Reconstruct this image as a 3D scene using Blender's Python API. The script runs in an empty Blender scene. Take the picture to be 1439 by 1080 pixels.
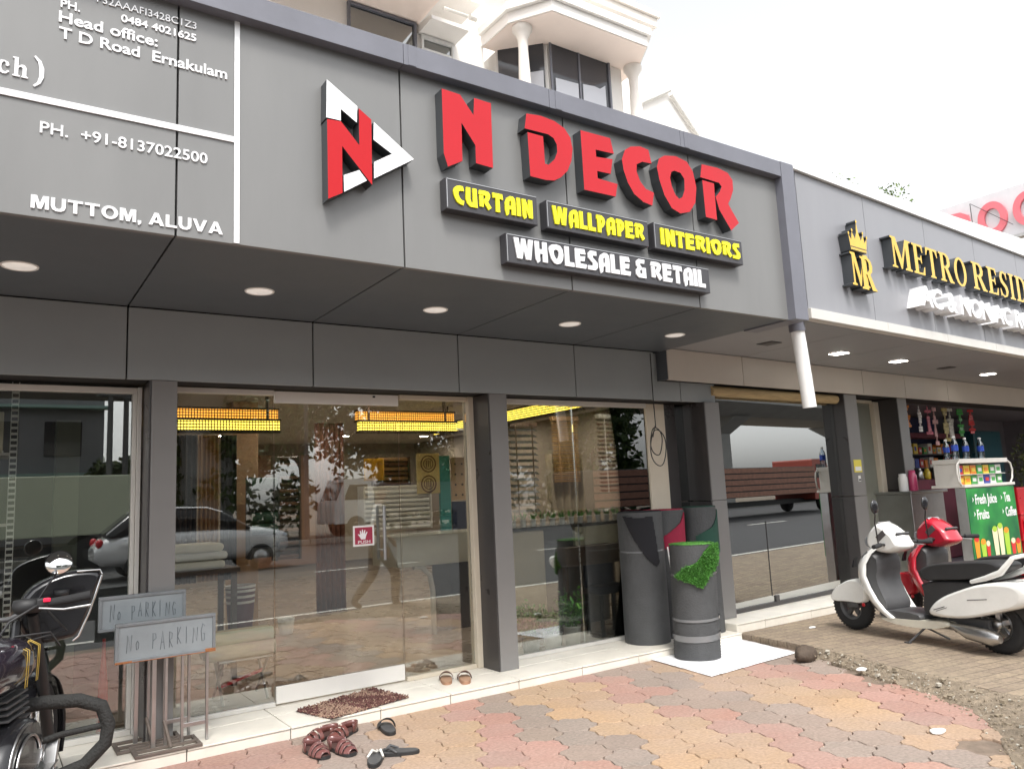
import bpy, math, random
from mathutils import Vector, Matrix, noise
R = math.radians
random.seed(7)
scene = bpy.context.scene
col = scene.collection

# ------------------------------------------------------------------ camera
cam_d = bpy.data.cameras.new('camera')
cam = bpy.data.objects.new('camera', cam_d); col.objects.link(cam)
cam_d.sensor_width = 36.0; cam_d.lens = 36.0 * 1088.384 / 1439.0
cam_d.clip_start = 0.05; cam_d.clip_end = 3000
_r = Vector((0.82930433, -0.55677176, -0.04753471))
_u = Vector((-0.03955668, -0.14334552, 0.98888186))
_f = Vector((0.55739538, 0.81820369, 0.14090110))
cam.matrix_world = Matrix(((_r.x, _u.x, -_f.x, 0), (_r.y, _u.y, -_f.y, 0), (_r.z, _u.z, -_f.z, 1.428), (0, 0, 0, 1)))
scene.camera = cam

# ------------------------------------------------------------------ daylight, bright overcast
SUN_EL, SUN_AZ = R(58), R(200)            # azimuth measured from +Y towards +X
w = bpy.data.worlds.new('World'); scene.world = w; w.use_nodes = True
nt = w.node_tree; bg = nt.nodes['Background']
sky = nt.nodes.new('ShaderNodeTexSky'); sky.sky_type = 'NISHITA'; sky.sun_disc = False
sky.sun_elevation = SUN_EL; sky.sun_rotation = SUN_AZ
sky.air_density = 1.0; sky.dust_density = 3.0; sky.ozone_density = 1.0
hs = nt.nodes.new('ShaderNodeHueSaturation'); hs.inputs['Saturation'].default_value = 0.10
nt.links.new(sky.outputs[0], hs.inputs['Color']); nt.links.new(hs.outputs[0], bg.inputs['Color'])
bg.inputs['Strength'].default_value = 0.15
sun_d = bpy.data.lights.new('sun', 'SUN'); sun_d.energy = 1.0; sun_d.angle = R(14); sun_d.color = (1, 0.96, 0.9)
sun = bpy.data.objects.new('sun', sun_d); col.objects.link(sun)
sdir = Vector((math.sin(SUN_AZ) * math.cos(SUN_EL), math.cos(SUN_AZ) * math.cos(SUN_EL), math.sin(SUN_EL)))
sun.rotation_euler = sdir.to_track_quat('Z', 'Y').to_euler()
sun.location = (0, -20, 30)
scene.view_settings.view_transform = 'Standard'
scene.view_settings.look = 'None'
scene.view_settings.gamma = 1.0
scene.view_settings.exposure = 1.32
scene.cycles.max_bounces = 10
scene.cycles.transparent_max_bounces = 16
scene.cycles.sample_clamp_indirect = 6.0
scene.cycles.use_denoising = True

# ------------------------------------------------------------------ materials
def mat(name, c, rough=0.6, metal=0.0, var=0.0, vscale=4.0, bump=0.0, bscale=60.0, spec=0.5, coat=0.0, stretch=None):
    m = bpy.data.materials.new(name); m.use_nodes = True
    n = m.node_tree.nodes; l = m.node_tree.links; b = n['Principled BSDF']
    b.inputs['Base Color'].default_value = (*c, 1); b.inputs['Roughness'].default_value = rough
    b.inputs['Metallic'].default_value = metal; b.inputs['Specular IOR Level'].default_value = spec
    b.inputs['Coat Weight'].default_value = coat
    if var or bump:
        tc = n.new('ShaderNodeTexCoord'); mp = n.new('ShaderNodeMapping')
        l.new(tc.outputs['Object'], mp.inputs['Vector'])
        if stretch: mp.inputs['Scale'].default_value = stretch
    if var:
        nz = n.new('ShaderNodeTexNoise'); nz.inputs['Scale'].default_value = vscale; nz.inputs['Detail'].default_value = 6
        nz.inputs['Roughness'].default_value = 0.65
        l.new(mp.outputs[0], nz.inputs['Vector'])
        r = n.new('ShaderNodeMapRange'); r.inputs['From Min'].default_value = 0.3; r.inputs['From Max'].default_value = 0.7
        r.inputs['To Min'].default_value = 1 - var; r.inputs['To Max'].default_value = 1 + var
        l.new(nz.outputs['Fac'], r.inputs['Value'])
        mx = n.new('ShaderNodeMix'); mx.data_type = 'RGBA'; mx.blend_type = 'MULTIPLY'; mx.inputs['Factor'].default_value = 1
        mx.inputs['A'].default_value = (*c, 1); l.new(r.outputs[0], mx.inputs['B']); l.new(mx.outputs['Result'], b.inputs['Base Color'])
        r2 = n.new('ShaderNodeMapRange'); r2.inputs['To Min'].default_value = max(0.02, rough - 0.12); r2.inputs['To Max'].default_value = min(1, rough + 0.12)
        l.new(nz.outputs['Fac'], r2.inputs['Value']); l.new(r2.outputs[0], b.inputs['Roughness'])
    if bump:
        nb = n.new('ShaderNodeTexNoise'); nb.inputs['Scale'].default_value = bscale; nb.inputs['Detail'].default_value = 4
        l.new(mp.outputs[0], nb.inputs['Vector'])
        bp = n.new('ShaderNodeBump'); bp.inputs['Strength'].default_value = bump; bp.inputs['Distance'].default_value = 0.02
        l.new(nb.outputs['Fac'], bp.inputs['Height']); l.new(bp.outputs[0], b.inputs['Normal'])
    return m

def emit(name, c, s):
    m = bpy.data.materials.new(name); m.use_nodes = True
    b = m.node_tree.nodes['Principled BSDF']
    b.inputs['Base Color'].default_value = (*c, 1)
    b.inputs['Emission Color'].default_value = (*c, 1); b.inputs['Emission Strength'].default_value = s
    return m

def glass(name, tint, base=0.06, gain=1.0, rough=0.0):
    """window glass: transparent with a fresnel mirror"""
    m = bpy.data.materials.new(name); m.use_nodes = True
    n = m.node_tree.nodes; l = m.node_tree.links
    for x in list(n):
        if x.type != 'OUTPUT_MATERIAL': n.remove(x)
    out = [x for x in n if x.type == 'OUTPUT_MATERIAL'][0]
    tr = n.new('ShaderNodeBsdfTransparent'); tr.inputs['Color'].default_value = (*tint, 1)
    gl = n.new('ShaderNodeBsdfGlossy'); gl.inputs['Roughness'].default_value = rough; gl.inputs['Color'].default_value = (0.95, 0.97, 0.96, 1)
    fr = n.new('ShaderNodeFresnel'); fr.inputs['IOR'].default_value = 1.5
    ma = n.new('ShaderNodeMath'); ma.operation = 'MULTIPLY_ADD'; ma.inputs[1].default_value = gain; ma.inputs[2].default_value = base
    ma.use_clamp = True
    mx = n.new('ShaderNodeMixShader')
    l.new(fr.outputs[0], ma.inputs[0]); l.new(ma.outputs[0], mx.inputs[0]); l.new(tr.outputs[0], mx.inputs[1]); l.new(gl.outputs[0], mx.inputs[2])
    l.new(mx.outputs[0], out.inputs['Surface'])
    return m

M = {}
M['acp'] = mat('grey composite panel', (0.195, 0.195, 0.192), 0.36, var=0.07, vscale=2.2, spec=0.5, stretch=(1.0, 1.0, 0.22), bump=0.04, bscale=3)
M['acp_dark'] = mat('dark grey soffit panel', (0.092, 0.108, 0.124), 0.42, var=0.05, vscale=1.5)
M['acp_coping'] = mat('blue grey coping metal', (0.155, 0.158, 0.185), 0.35, var=0.10, vscale=3)
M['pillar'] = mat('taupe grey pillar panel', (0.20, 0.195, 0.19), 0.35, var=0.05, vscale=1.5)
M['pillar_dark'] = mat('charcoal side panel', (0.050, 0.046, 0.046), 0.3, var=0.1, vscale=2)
M['joint'] = mat('black joint', (0.012, 0.012, 0.012), 0.8)
M['acp_beam'] = mat('lightened beam panel', (0.285, 0.31, 0.32), 0.38, var=0.05, vscale=1.2)  # grey lifted to stand in for missing light under the canopy
M['metro'] = mat('pale grey composite panel', (0.265, 0.267, 0.285), 0.38, var=0.07, vscale=2.2, stretch=(1.0, 1.0, 0.22))
M['metro_beam'] = mat('warm grey composite panel', (0.58, 0.535, 0.48), 0.4, var=0.05, vscale=1.3)
M['metro_soffit'] = mat('mid grey soffit panel', (0.28, 0.285, 0.30), 0.4, var=0.05, vscale=1.3)
M['white'] = mat('white paint', (0.78, 0.78, 0.76), 0.4, var=0.03, vscale=3)
M['white_alu'] = mat('white aluminium', (0.62, 0.6, 0.56), 0.35, var=0.05, vscale=5)
M['cream'] = mat('cream jamb paint', (0.62, 0.55, 0.44), 0.5, var=0.05, vscale=3)
M['stucco'] = mat('cream stucco', (0.84, 0.79, 0.73), 0.8, var=0.05, vscale=1.2, bump=0.15, bscale=90)
M['stucco_w'] = mat('white stucco', (0.84, 0.81, 0.77), 0.8, var=0.05, vscale=1.0, bump=0.15, bscale=90)
M['peach'] = mat('peach soffit paint', (0.90, 0.77, 0.69), 0.8, var=0.05, vscale=1.2)
M['red_acr'] = mat('red acrylic', (0.50, 0.006, 0.014), 0.12, var=0.05, vscale=1.6, spec=0.35)
M['white_acr'] = mat('white acrylic', (0.83, 0.83, 0.84), 0.2, var=0.02)
M['black_board'] = mat('dark sign tray', (0.045, 0.043, 0.048), 0.32, var=0.08, vscale=5)
M['return'] = mat('dark letter return', (0.05, 0.055, 0.06), 0.4, var=0.08, vscale=6)
M['yellow'] = mat('yellow lettering', (0.85, 0.80, 0.005), 0.25, var=0.03)
M['gold'] = mat('gold lettering', (0.78, 0.50, 0.06), 0.25, metal=0.25, var=0.06, vscale=9)
M['tile'] = mat('pale step tile', (0.74, 0.70, 0.62), 0.35, var=0.10, vscale=5)
M['grout'] = mat('grey grout', (0.10, 0.09, 0.08), 0.9)
M['chrome'] = mat('chrome', (0.72, 0.72, 0.72), 0.12, metal=1)
M['steel'] = mat('brushed steel', (0.5, 0.5, 0.5), 0.32, metal=1, var=0.08, vscale=8)
M['blk'] = mat('black paint', (0.012, 0.012, 0.014), 0.22, var=0.1, vscale=8, coat=0.4)
M['blk_mat'] = mat('matt black plastic', (0.022, 0.022, 0.023), 0.55, var=0.15, vscale=12)
M['rubber'] = mat('tyre rubber', (0.018, 0.018, 0.019), 0.85, var=0.2, vscale=20, bump=0.2, bscale=120)
M['dkgrey'] = mat('dark grey plastic', (0.07, 0.07, 0.072), 0.5, var=0.12, vscale=12)
M['red'] = mat('red plastic', (0.55, 0.01, 0.02), 0.3, var=0.05, vscale=5)
M['pearl'] = mat('pearl white body paint', (0.77, 0.77, 0.735), 0.16, var=0.06, vscale=6, coat=0.6)
M['glass'] = glass('shop glass', (0.94, 0.95, 0.93), 0.115, 1.2)
M['glass_dark'] = glass('dark tinted glass', (0.22, 0.24, 0.22), 0.22, 1.2)
M['glass_film'] = glass('filmed glass', (0.86, 0.88, 0.84), 0.42, 1.2)
M['clear'] = glass('clear plastic', (0.86, 0.9, 0.95), 0.03, 0.8)

# ------------------------------------------------------------------ mesh helpers
class MB:
    def __init__(s): s.v = []; s.f = []; s.m = []; s.sm = []
    def add(s, vs, fs, mi=0, sm=False):
        o = len(s.v); s.v += [Vector(x) for x in vs]
        for f in fs: s.f.append([o + i for i in f]); s.m.append(mi); s.sm.append(sm)
    def box(s, x0, x1, y0, y1, z0, z1, mi=0):
        s.add([(x0,y0,z0),(x1,y0,z0),(x1,y1,z0),(x0,y1,z0),(x0,y0,z1),(x1,y0,z1),(x1,y1,z1),(x0,y1,z1)],
              [(0,3,2,1),(4,5,6,7),(0,1,5,4),(1,2,6,5),(2,3,7,6),(3,0,4,7)], mi)
    def obox(s, c, size, mt=None, mi=0):
        """box of given size about c, turned by a 3x3 matrix"""
        mt = mt or Matrix.Identity(3); c = Vector(c); hx, hy, hz = [k / 2 for k in size]
        vs = [c + mt @ Vector(p) for p in [(-hx,-hy,-hz),(hx,-hy,-hz),(hx,hy,-hz),(-hx,hy,-hz),(-hx,-hy,hz),(hx,-hy,hz),(hx,hy,hz),(-hx,hy,hz)]]
        s.add(vs, [(0,3,2,1),(4,5,6,7),(0,1,5,4),(1,2,6,5),(2,3,7,6),(3,0,4,7)], mi)
    def tube(s, pts, r, seg=8, mi=0, cap=True, closed=False):
        pts = [Vector(p) for p in pts]; n = len(pts)
        rr = r if isinstance(r, (list, tuple)) else [r] * n
        t0 = (pts[1] - pts[0]).normalized()
        ref = Vector((0, 0, 1)) if abs(t0.z) < 0.9 else Vector((1, 0, 0))
        nn = t0.cross(ref).normalized(); rings = []
        for i in range(n):
            if closed: t = (pts[(i + 1) % n] - pts[i - 1]).normalized()
            else: t = (pts[min(i + 1, n - 1)] - pts[max(i - 1, 0)]).normalized()
            nn = (nn - t * nn.dot(t)).normalized(); b = t.cross(nn)
            rings.append([pts[i] + (nn * math.cos(a) + b * math.sin(a)) * rr[i] for a in [2 * math.pi * k / seg for k in range(seg)]])
        vs = [p for q in rings for p in q]; fs = []
        for i in range(n if closed else n - 1):
            for k in range(seg):
                a = i * seg + k; b_ = i * seg + (k + 1) % seg; j = (i + 1) % n
                fs.append((a, b_, j * seg + (k + 1) % seg, j * seg + k))
        s.add(vs, fs, mi, True)
        if cap and not closed:
            s.add(rings[0], [tuple(reversed(range(seg)))], mi); s.add(rings[-1], [tuple(range(seg))], mi)
    def cyl(s, p0, p1, r0, r1=None, seg=16, mi=0): s.tube([p0, p1], [r0, r0 if r1 is None else r1], seg, mi)
    def lathe(s, prof, c=(0,0,0), seg=24, mi=0, axis='z', cap=True, sm=True):
        c = Vector(c); vs = []; fs = []; n = len(prof)
        for r, h in prof:
            for k in range(seg):
                a = 2 * math.pi * k / seg; x, y = r * math.cos(a), r * math.sin(a)
                vs.append(c + (Vector((x, y, h)) if axis == 'z' else Vector((h, x, y)) if axis == 'x' else Vector((x, h, y))))
        for i in range(n - 1):
            for k in range(seg):
                fs.append((i*seg+k, i*seg+(k+1)%seg, (i+1)*seg+(k+1)%seg, (i+1)*seg+k))
        s.add(vs, fs, mi, sm)
        if cap:
            s.add(vs[:seg], [tuple(reversed(range(seg)))], mi); s.add(vs[-seg:], [tuple(range(seg))], mi)
    def ell(s, c, r, seg=16, rings=10, mi=0, mt=None, z0=-1, z1=1):
        c = Vector(c); vs = []; fs = []
        for i in range(rings + 1):
            t = math.asin(max(-1, min(1, z0))) + (math.asin(min(1, z1)) - math.asin(max(-1, z0))) * i / rings
            for k in range(seg):
                a = 2 * math.pi * k / seg
                p = Vector((r[0]*math.cos(t)*math.cos(a), r[1]*math.cos(t)*math.sin(a), r[2]*math.sin(t)))
                vs.append(c + (mt @ p if mt else p))
        for i in range(rings):
            for k in range(seg): fs.append((i*seg+k, i*seg+(k+1)%seg, (i+1)*seg+(k+1)%seg, (i+1)*seg+k))
        s.add(vs, fs, mi, True)
    def prism(s, poly, d0, d1, plane='xz', mi=0, side=None):
        """extrude a simple polygon: plane xz along y, xy along z, yz along x"""
        def P(a, b, d): return {'xz': (a, d, b), 'xy': (a, b, d), 'yz': (d, a, b)}[plane]
        n = len(poly); vs = [P(a, b, d0) for a, b in poly] + [P(a, b, d1) for a, b in poly]
        area = sum(poly[i][0]*poly[(i+1)%n][1] - poly[(i+1)%n][0]*poly[i][1] for i in range(n))
        flip = (area > 0) ^ (plane in ('xy', 'yz')) ^ (d1 < d0)
        f0, f1 = tuple(range(n)), tuple(range(2*n - 1, n - 1, -1))
        sd = [(i, n + i, n + (i+1) % n, (i+1) % n) for i in range(n)]
        if not flip: f0, f1 = tuple(reversed(f0)), tuple(reversed(f1)); sd = [tuple(reversed(q)) for q in sd]
        s.add(vs, [f0, f1], mi); s.add(vs, sd, mi if side is None else side)
    def loft(s, secs, mi=0, sm=True, caps=True):
        """secs: closed rings with the same count"""
        n = len(secs[0]); vs = [p for q in secs for p in q]; fs = []
        for i in range(len(secs) - 1):
            for k in range(n): fs.append((i*n+k, i*n+(k+1)%n, (i+1)*n+(k+1)%n, (i+1)*n+k))
        s.add(vs, fs, mi, sm)
        if caps: s.add(secs[0], [tuple(reversed(range(n)))], mi, sm); s.add(secs[-1], [tuple(range(n))], mi, sm)
    def xf(s, mt):
        s.v = [mt @ p for p in s.v]; return s
    def build(s, name, mats, parent=None, local=False, bevel=0.0, subsurf=0, seg=2, **props):
        me = bpy.data.meshes.new(name)
        off = Vector((0, 0, 0)); loc = Vector((0, 0, 0))
        if parent is not None:
            if not local: off = world_loc(parent)
        elif not local:
            xs = [p.x for p in s.v]; ys = [p.y for p in s.v]; zs = [p.z for p in s.v]
            off = Vector(((min(xs)+max(xs))/2, (min(ys)+max(ys))/2, min(zs))); loc = off
        me.from_pydata([p - off for p in s.v], [], s.f)
        for m in (mats if isinstance(mats, (list, tuple)) else [mats]): me.materials.append(m)
        me.polygons.foreach_set('material_index', s.m); me.polygons.foreach_set('use_smooth', s.sm)
        me.update()
        o = bpy.data.objects.new(name, me); col.objects.link(o); o.location = loc
        if parent is not None: o.parent = parent
        if bevel:
            b = o.modifiers.new('bevel', 'BEVEL'); b.width = bevel; b.segments = seg; b.limit_method = 'ANGLE'; b.angle_limit = R(40)
            b.harden_normals = False
        if subsurf:
            q = o.modifiers.new('subsurf', 'SUBSURF'); q.levels = subsurf; q.render_levels = subsurf
        tag(o, **props); return o

def world_loc(o):
    p = Vector((0, 0, 0))
    while o is not None: p = p + o.location; o = o.parent
    return p

def tag(o, label=None, cat=None, group=None, kind=None):
    if label: o['label'] = label
    if cat: o['category'] = cat
    if group: o['group'] = group
    if kind: o['kind'] = kind
    return o

def thing(name, label, cat, loc=(0,0,0), rot=0.0, group=None):
    o = bpy.data.objects.new(name, None); col.objects.link(o); o.empty_display_size = 0.2
    o.location = loc; o.rotation_euler = (0, 0, rot)
    return tag(o, label, cat, group)

def copy_thing(o, label=None):
    c = o.copy(); col.objects.link(c)
    if label: c['label'] = label
    for ch in o.children:
        d = ch.copy(); col.objects.link(d); d.parent = c
        for g in ch.children:
            e = g.copy(); col.objects.link(e); e.parent = d
    return c

def bx(*a, mi=0):
    b = MB(); b.box(*a, mi=mi); return b

def curve_mesh(obj):
    col.objects.link(obj); bpy.context.view_layer.update()
    dg = bpy.context.evaluated_depsgraph_get()
    me = bpy.data.meshes.new_from_object(obj.evaluated_get(dg))
    vs = [v.co.copy() for v in me.vertices]; fs = [tuple(p.vertices) for p in me.polygons]
    d = obj.data; bpy.data.objects.remove(obj); bpy.data.curves.remove(d); bpy.data.meshes.remove(me)
    return vs, fs

def outline(b, polys, y_front, depth, mi=0, side=1):
    """filled outlines with holes in the xz plane, front face at y_front, returns running back"""
    cu = bpy.data.curves.new('c', 'CURVE'); cu.dimensions = '2D'; cu.fill_mode = 'BOTH'; cu.extrude = depth / 2
    for p in polys:
        sp = cu.splines.new('POLY'); sp.points.add(len(p) - 1); sp.use_cyclic_u = True
        for i, (x, z) in enumerate(p): sp.points[i].co = (x, z, 0, 1)
    vs, fs = curve_mesh(bpy.data.objects.new('c', cu))
    ws = [Vector((v.x, y_front + depth/2 - v.z, v.y)) for v in vs]
    for f in fs:
        p = [ws[i] for i in f]; n = (p[1]-p[0]).cross(p[2]-p[0]); n.normalize()
        b.add(p, [tuple(range(len(p)))], mi if abs(n.y) > 0.7 and sum(q.y for q in p)/len(p) < y_front + depth*0.3 else side)

def text_into(b, s, x0, x1, z0, cap, y_front, depth, mi=0, bold=0.0, side=None, spacing=1.0):
    cu = bpy.data.curves.new('t', 'FONT'); cu.body = s; cu.size = 1.0; cu.extrude = 0.5; cu.offset = bold; cu.space_character = spacing
    cu.resolution_u = 3
    vs, fs = curve_mesh(bpy.data.objects.new('t', cu))
    xs = [v.x for v in vs]; capz = max(v.y for v in vs) if not any(ch in s for ch in '()') else 0.73
    a, c = min(xs), max(xs); kx = (x1 - x0) / (c - a); kz = cap / capz
    ws = [Vector((x0 + (v.x - a)*kx, y_front + (0.5 - v.z)*depth, z0 + v.y*kz)) for v in vs]
    side = mi if side is None else side
    for f in fs:
        p = [ws[i] for i in f]; yy = sum(q.y for q in p)/len(p)
        b.add(p, [tuple(range(len(p)))], mi if yy < y_front + depth*0.2 else side)
# ================================================================== SETTING
# ---- ground sheet, road, paving
g = MB(); g.add([(-400,-400,-0.06),(400,-400,-0.06),(400,400,-0.06),(-400,400,-0.06)], [(0,1,2,3)])
g.build('ground', mat('dusty earth', (0.15, 0.12, 0.09), 0.95, var=0.2, vscale=0.6, bump=0.4, bscale=20), kind='structure')
rd = MB(); rd.add([(-150,-24,-0.03),(150,-24,-0.03),(150,1.35,-0.03),(-150,1.35,-0.03)], [(0,1,2,3)])
rd.build('road', mat('asphalt', (0.052, 0.052, 0.054), 0.85, var=0.18, vscale=0.5, bump=0.35, bscale=140), kind='structure')
ml = MB()
for k in range(-8, 14): ml.box(k*6.0, k*6.0+2.5, -5.65, -5.5, -0.028, -0.024)
ml.box(-120, 150, 0.62, 0.74, -0.028, -0.024)
ml.build('road_marking', mat('worn road paint', (0.62, 0.61, 0.56), 0.7, var=0.25, vscale=6), kind='structure')
mk = MB()
for k in range(-30, 60): mk.box(k*2.0, k*2.0+1.96, -17.4, -17.1, -0.03, 0.16)
mk.build('median_kerb', mat('kerb concrete', (0.34, 0.33, 0.30), 0.85, var=0.15, vscale=2), bevel=0.02, kind='structure')

# interlocking pavers: hexagons with jogged edges, laid in diagonal colour bands
def edge_pts(a, b):
    flip = (a[0], a[1]) > (b[0], b[1])
    p, q = (b, a) if flip else (a, b)
    dx, dy = q[0]-p[0], q[1]-p[1]; L = math.hypot(dx, dy); nx, ny = -dy/L, dx/L
    out = []
    for t, d in ((0.0, 0), (0.28, 0.013), (0.5, 0.0), (0.72, -0.013)):
        out.append((p[0]+dx*t+nx*d, p[1]+dy*t+ny*d))
    out.append(q)
    if flip: out = out[::-1]
    return out[:-1]
PB = MB(); tcol = []
W_, H_ = 0.268, 0.262
rng = random.Random(3)
def band_colour(x, y):
    x0 = x + 0.07*(5.0 - y) + 0.05*math.sin(y*5.1)
    edges = [(-9,-3.4,0),(-3.4,-3.0,1),(-3.0,-2.5,2),(-2.5,-1.95,0),(-1.95,-1.5,1),(-1.5,-1.0,2),(-1.0,-0.55,0),(-0.55,-0.1,1),(-0.1,0.45,2),(0.45,1.67,0),(1.67,2.07,1),(2.07,2.57,2),(2.57,2.90,0),(2.90,3.2,1),(3.2,3.77,2),(3.77,4.06,0),(4.06,4.46,1),(4.46,4.95,2),(4.95,5.4,0),(5.4,5.85,1),(5.85,6.4,2),(6.4,9,0)]
    for a, b_, c in edges:
        if a <= x0 < b_: return c
    return 0
PAL = [(0.345, 0.158, 0.122), (0.178, 0.16, 0.135), (0.39, 0.25, 0.12)]
def right_limit(y): return 5.85 if y > 4.3 else 5.72 + (y-4.3)*0.42
for i in range(-16, 30):
    for j in range(-2, 20):
        cx = i*W_ + (W_/2 if j % 2 else 0); cy = 1.55 + j*H_*0.86
        if cy > 4.98 or cx > right_limit(cy) or cx < -3.2 or cy < 1.75: continue
        if cy < 2.5 and cx > 4.0 + (cy-1.8)*0.7 and rng.random() < 0.6: continue
        hx = [(cx, cy-H_*0.57), (cx+W_/2, cy-H_*0.29), (cx+W_/2, cy+H_*0.29), (cx, cy+H_*0.57), (cx-W_/2, cy+H_*0.29), (cx-W_/2, cy-H_*0.29)]
        hx = [(round(a, 5), round(b_, 5)) for a, b_ in hx]
        pts = []
        for k in range(6): pts += edge_pts(hx[k], hx[(k+1) % 6])
        n = len(pts); tz = rng.uniform(-0.002, 0.0015); tx, ty = rng.uniform(-0.008, 0.008), rng.uniform(-0.008, 0.008)
        def ring(s_, z_): return [(cx+(p-cx)*s_, min(cy+(q-cy)*s_, 5.006), z_ + tz + (p-cx)*tx + (q-cy)*ty) for p, q in pts]
        o = ring(0.986, -0.03); m_ = ring(0.980, -0.006); t_ = ring(0.957, 0.0)
        PB.add(o + m_ + t_, [tuple(range(2*n, 3*n))] + [(k, (k+1) % n, n+(k+1) % n, n+k) for k in range(n)] + [(n+k, n+(k+1) % n, 2*n+(k+1) % n, 2*n+k) for k in range(n)])
        c = PAL[band_colour(cx + rng.uniform(-0.06, 0.06), cy)]; v = rng.uniform(0.86, 1.14); h = rng.uniform(-0.02, 0.02)
        tcol += [(c[0]*v+h, c[1]*v, c[2]*v-h*0.5, 1)] * (2*n + 1)
pm = bpy.data.materials.new('concrete pavers'); pm.use_nodes = True
n_ = pm.node_tree.nodes; l_ = pm.node_tree.links; b_ = n_['Principled BSDF']; b_.inputs['Roughness'].default_value = 0.82
at = n_.new('ShaderNodeAttribute'); at.attribute_name = 'Col'
tc = n_.new('ShaderNodeTexCoord'); nz = n_.new('ShaderNodeTexNoise'); nz.inputs['Scale'].default_value = 0.8; nz.inputs['Detail'].default_value = 9; nz.inputs['Roughness'].default_value = 0.7
l_.new(tc.outputs['Object'], nz.inputs['Vector'])
cr = n_.new('ShaderNodeMapRange'); cr.inputs['From Min'].default_value = 0.35; cr.inputs['From Max'].default_value = 0.75; cr.inputs['To Min'].default_value = 0.36; cr.inputs['To Max'].default_value = 0.9
l_.new(nz.outputs['Fac'], cr.inputs['Value'])
mx = n_.new('ShaderNodeMix'); mx.data_type = 'RGBA'; mx.inputs['B'].default_value = (0.36, 0.272, 0.228, 1)
l_.new(cr.outputs[0], mx.inputs['Factor']); l_.new(at.outputs['Color'], mx.inputs['A'])
nf = n_.new('ShaderNodeTexNoise'); nf.inputs['Scale'].default_value = 55; nf.inputs['Detail'].default_value = 5
l_.new(tc.outputs['Object'], nf.inputs['Vector'])
mr = n_.new('ShaderNodeMapRange'); mr.inputs['From Min'].default_value = 0.3; mr.inputs['From Max'].default_value = 0.7; mr.inputs['To Min'].default_value = 0.8; mr.inputs['To Max'].default_value = 1.15
l_.new(nf.outputs['Fac'], mr.inputs['Value'])
m2 = n_.new('ShaderNodeMix'); m2.data_type = 'RGBA'; m2.blend_type = 'MULTIPLY'; m2.inputs['Factor'].default_value = 1
l_.new(mx.outputs['Result'], m2.inputs['A']); l_.new(mr.outputs[0], m2.inputs['B']); l_.new(m2.outputs['Result'], b_.inputs['Base Color'])
bp = n_.new('ShaderNodeBump'); bp.inputs['Strength'].default_value = 0.3; bp.inputs['Distance'].default_value = 0.01
l_.new(nf.outputs['Fac'], bp.inputs['Height']); l_.new(bp.outputs[0], b_.inputs['Normal'])
po = PB.build('pavement', pm, local=True, kind='structure')
ca = po.data.attributes.new('Col', 'FLOAT_COLOR', 'FACE')
for k, c in enumerate(tcol): ca.data[k].color = c
sb = MB(); sb.add([(-3.4,1.35,-0.0125),(4.8,1.35,-0.0125),(5.95,5.2,-0.0125),(-3.4,5.2,-0.0125)], [(0,1,2,3)])
sb.build('paving_sand', mat('jointing sand', (0.19, 0.145, 0.11), 0.95, var=0.3, vscale=12), kind='structure')

# raised brick paving in front of the neighbouring shop
up = MB()
up.prism([(5.86,5.06),(5.86,4.95),(5.76,4.15),(5.30,2.40),(4.75,1.35),(30,1.35),(30,5.06)], -0.05, 0.055, 'xy')
bm_ = bpy.data.materials.new('beige brick paving'); bm_.use_nodes = True
n_ = bm_.node_tree.nodes; l_ = bm_.node_tree.links; b_ = n_['Principled BSDF']; b_.inputs['Roughness'].default_value = 0.85
tc = n_.new('ShaderNodeTexCoord'); mp = n_.new('ShaderNodeMapping'); mp.inputs['Rotation'].default_value = (0, 0, R(8))
br = n_.new('ShaderNodeTexBrick'); br.inputs['Scale'].default_value = 1; br.inputs['Brick Width'].default_value = 0.21; br.inputs['Row Height'].default_value = 0.105
br.inputs['Mortar Size'].default_value = 0.005; br.inputs['Color1'].default_value = (0.30, 0.235, 0.165, 1); br.inputs['Color2'].default_value = (0.215, 0.165, 0.125, 1); br.inputs['Mortar'].default_value = (0.12, 0.095, 0.07, 1)
l_.new(tc.outputs['Object'], mp.inputs[0]); l_.new(mp.outputs[0], br.inputs['Vector'])
nz = n_.new('ShaderNodeTexNoise'); nz.inputs['Scale'].default_value = 1.7; nz.inputs['Detail'].default_value = 8; l_.new(tc.outputs['Object'], nz.inputs['Vector'])
cr = n_.new('ShaderNodeMapRange'); cr.inputs['From Min'].default_value = 0.35; cr.inputs['From Max'].default_value = 0.7; cr.inputs['To Min'].default_value = 0.0; cr.inputs['To Max'].default_value = 0.6
l_.new(nz.outputs['Fac'], cr.inputs['Value'])
mx = n_.new('ShaderNodeMix'); mx.data_type = 'RGBA'; mx.inputs['B'].default_value = (0.26, 0.21, 0.15, 1); l_.new(cr.outputs[0], mx.inputs['Factor']); l_.new(br.outputs['Color'], mx.inputs['A'])
nf = n_.new('ShaderNodeTexNoise'); nf.inputs['Scale'].default_value = 45; nf.inputs['Detail'].default_value = 6; l_.new(tc.outputs['Object'], nf.inputs['Vector'])
mr = n_.new('ShaderNodeMapRange'); mr.inputs['From Min'].default_value = 0.3; mr.inputs['From Max'].default_value = 0.7; mr.inputs['To Min'].default_value = 0.75; mr.inputs['To Max'].default_value = 1.2; l_.new(nf.outputs['Fac'], mr.inputs['Value'])
m2 = n_.new('ShaderNodeMix'); m2.data_type = 'RGBA'; m2.blend_type = 'MULTIPLY'; m2.inputs['Factor'].default_value = 1
l_.new(mx.outputs['Result'], m2.inputs['A']); l_.new(mr.outputs[0], m2.inputs['B']); l_.new(m2.outputs['Result'], b_.inputs['Base Color'])
bp = n_.new('ShaderNodeBump'); bp.inputs['Strength'].default_value = 0.5; bp.inputs['Distance'].default_value = 0.006
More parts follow.
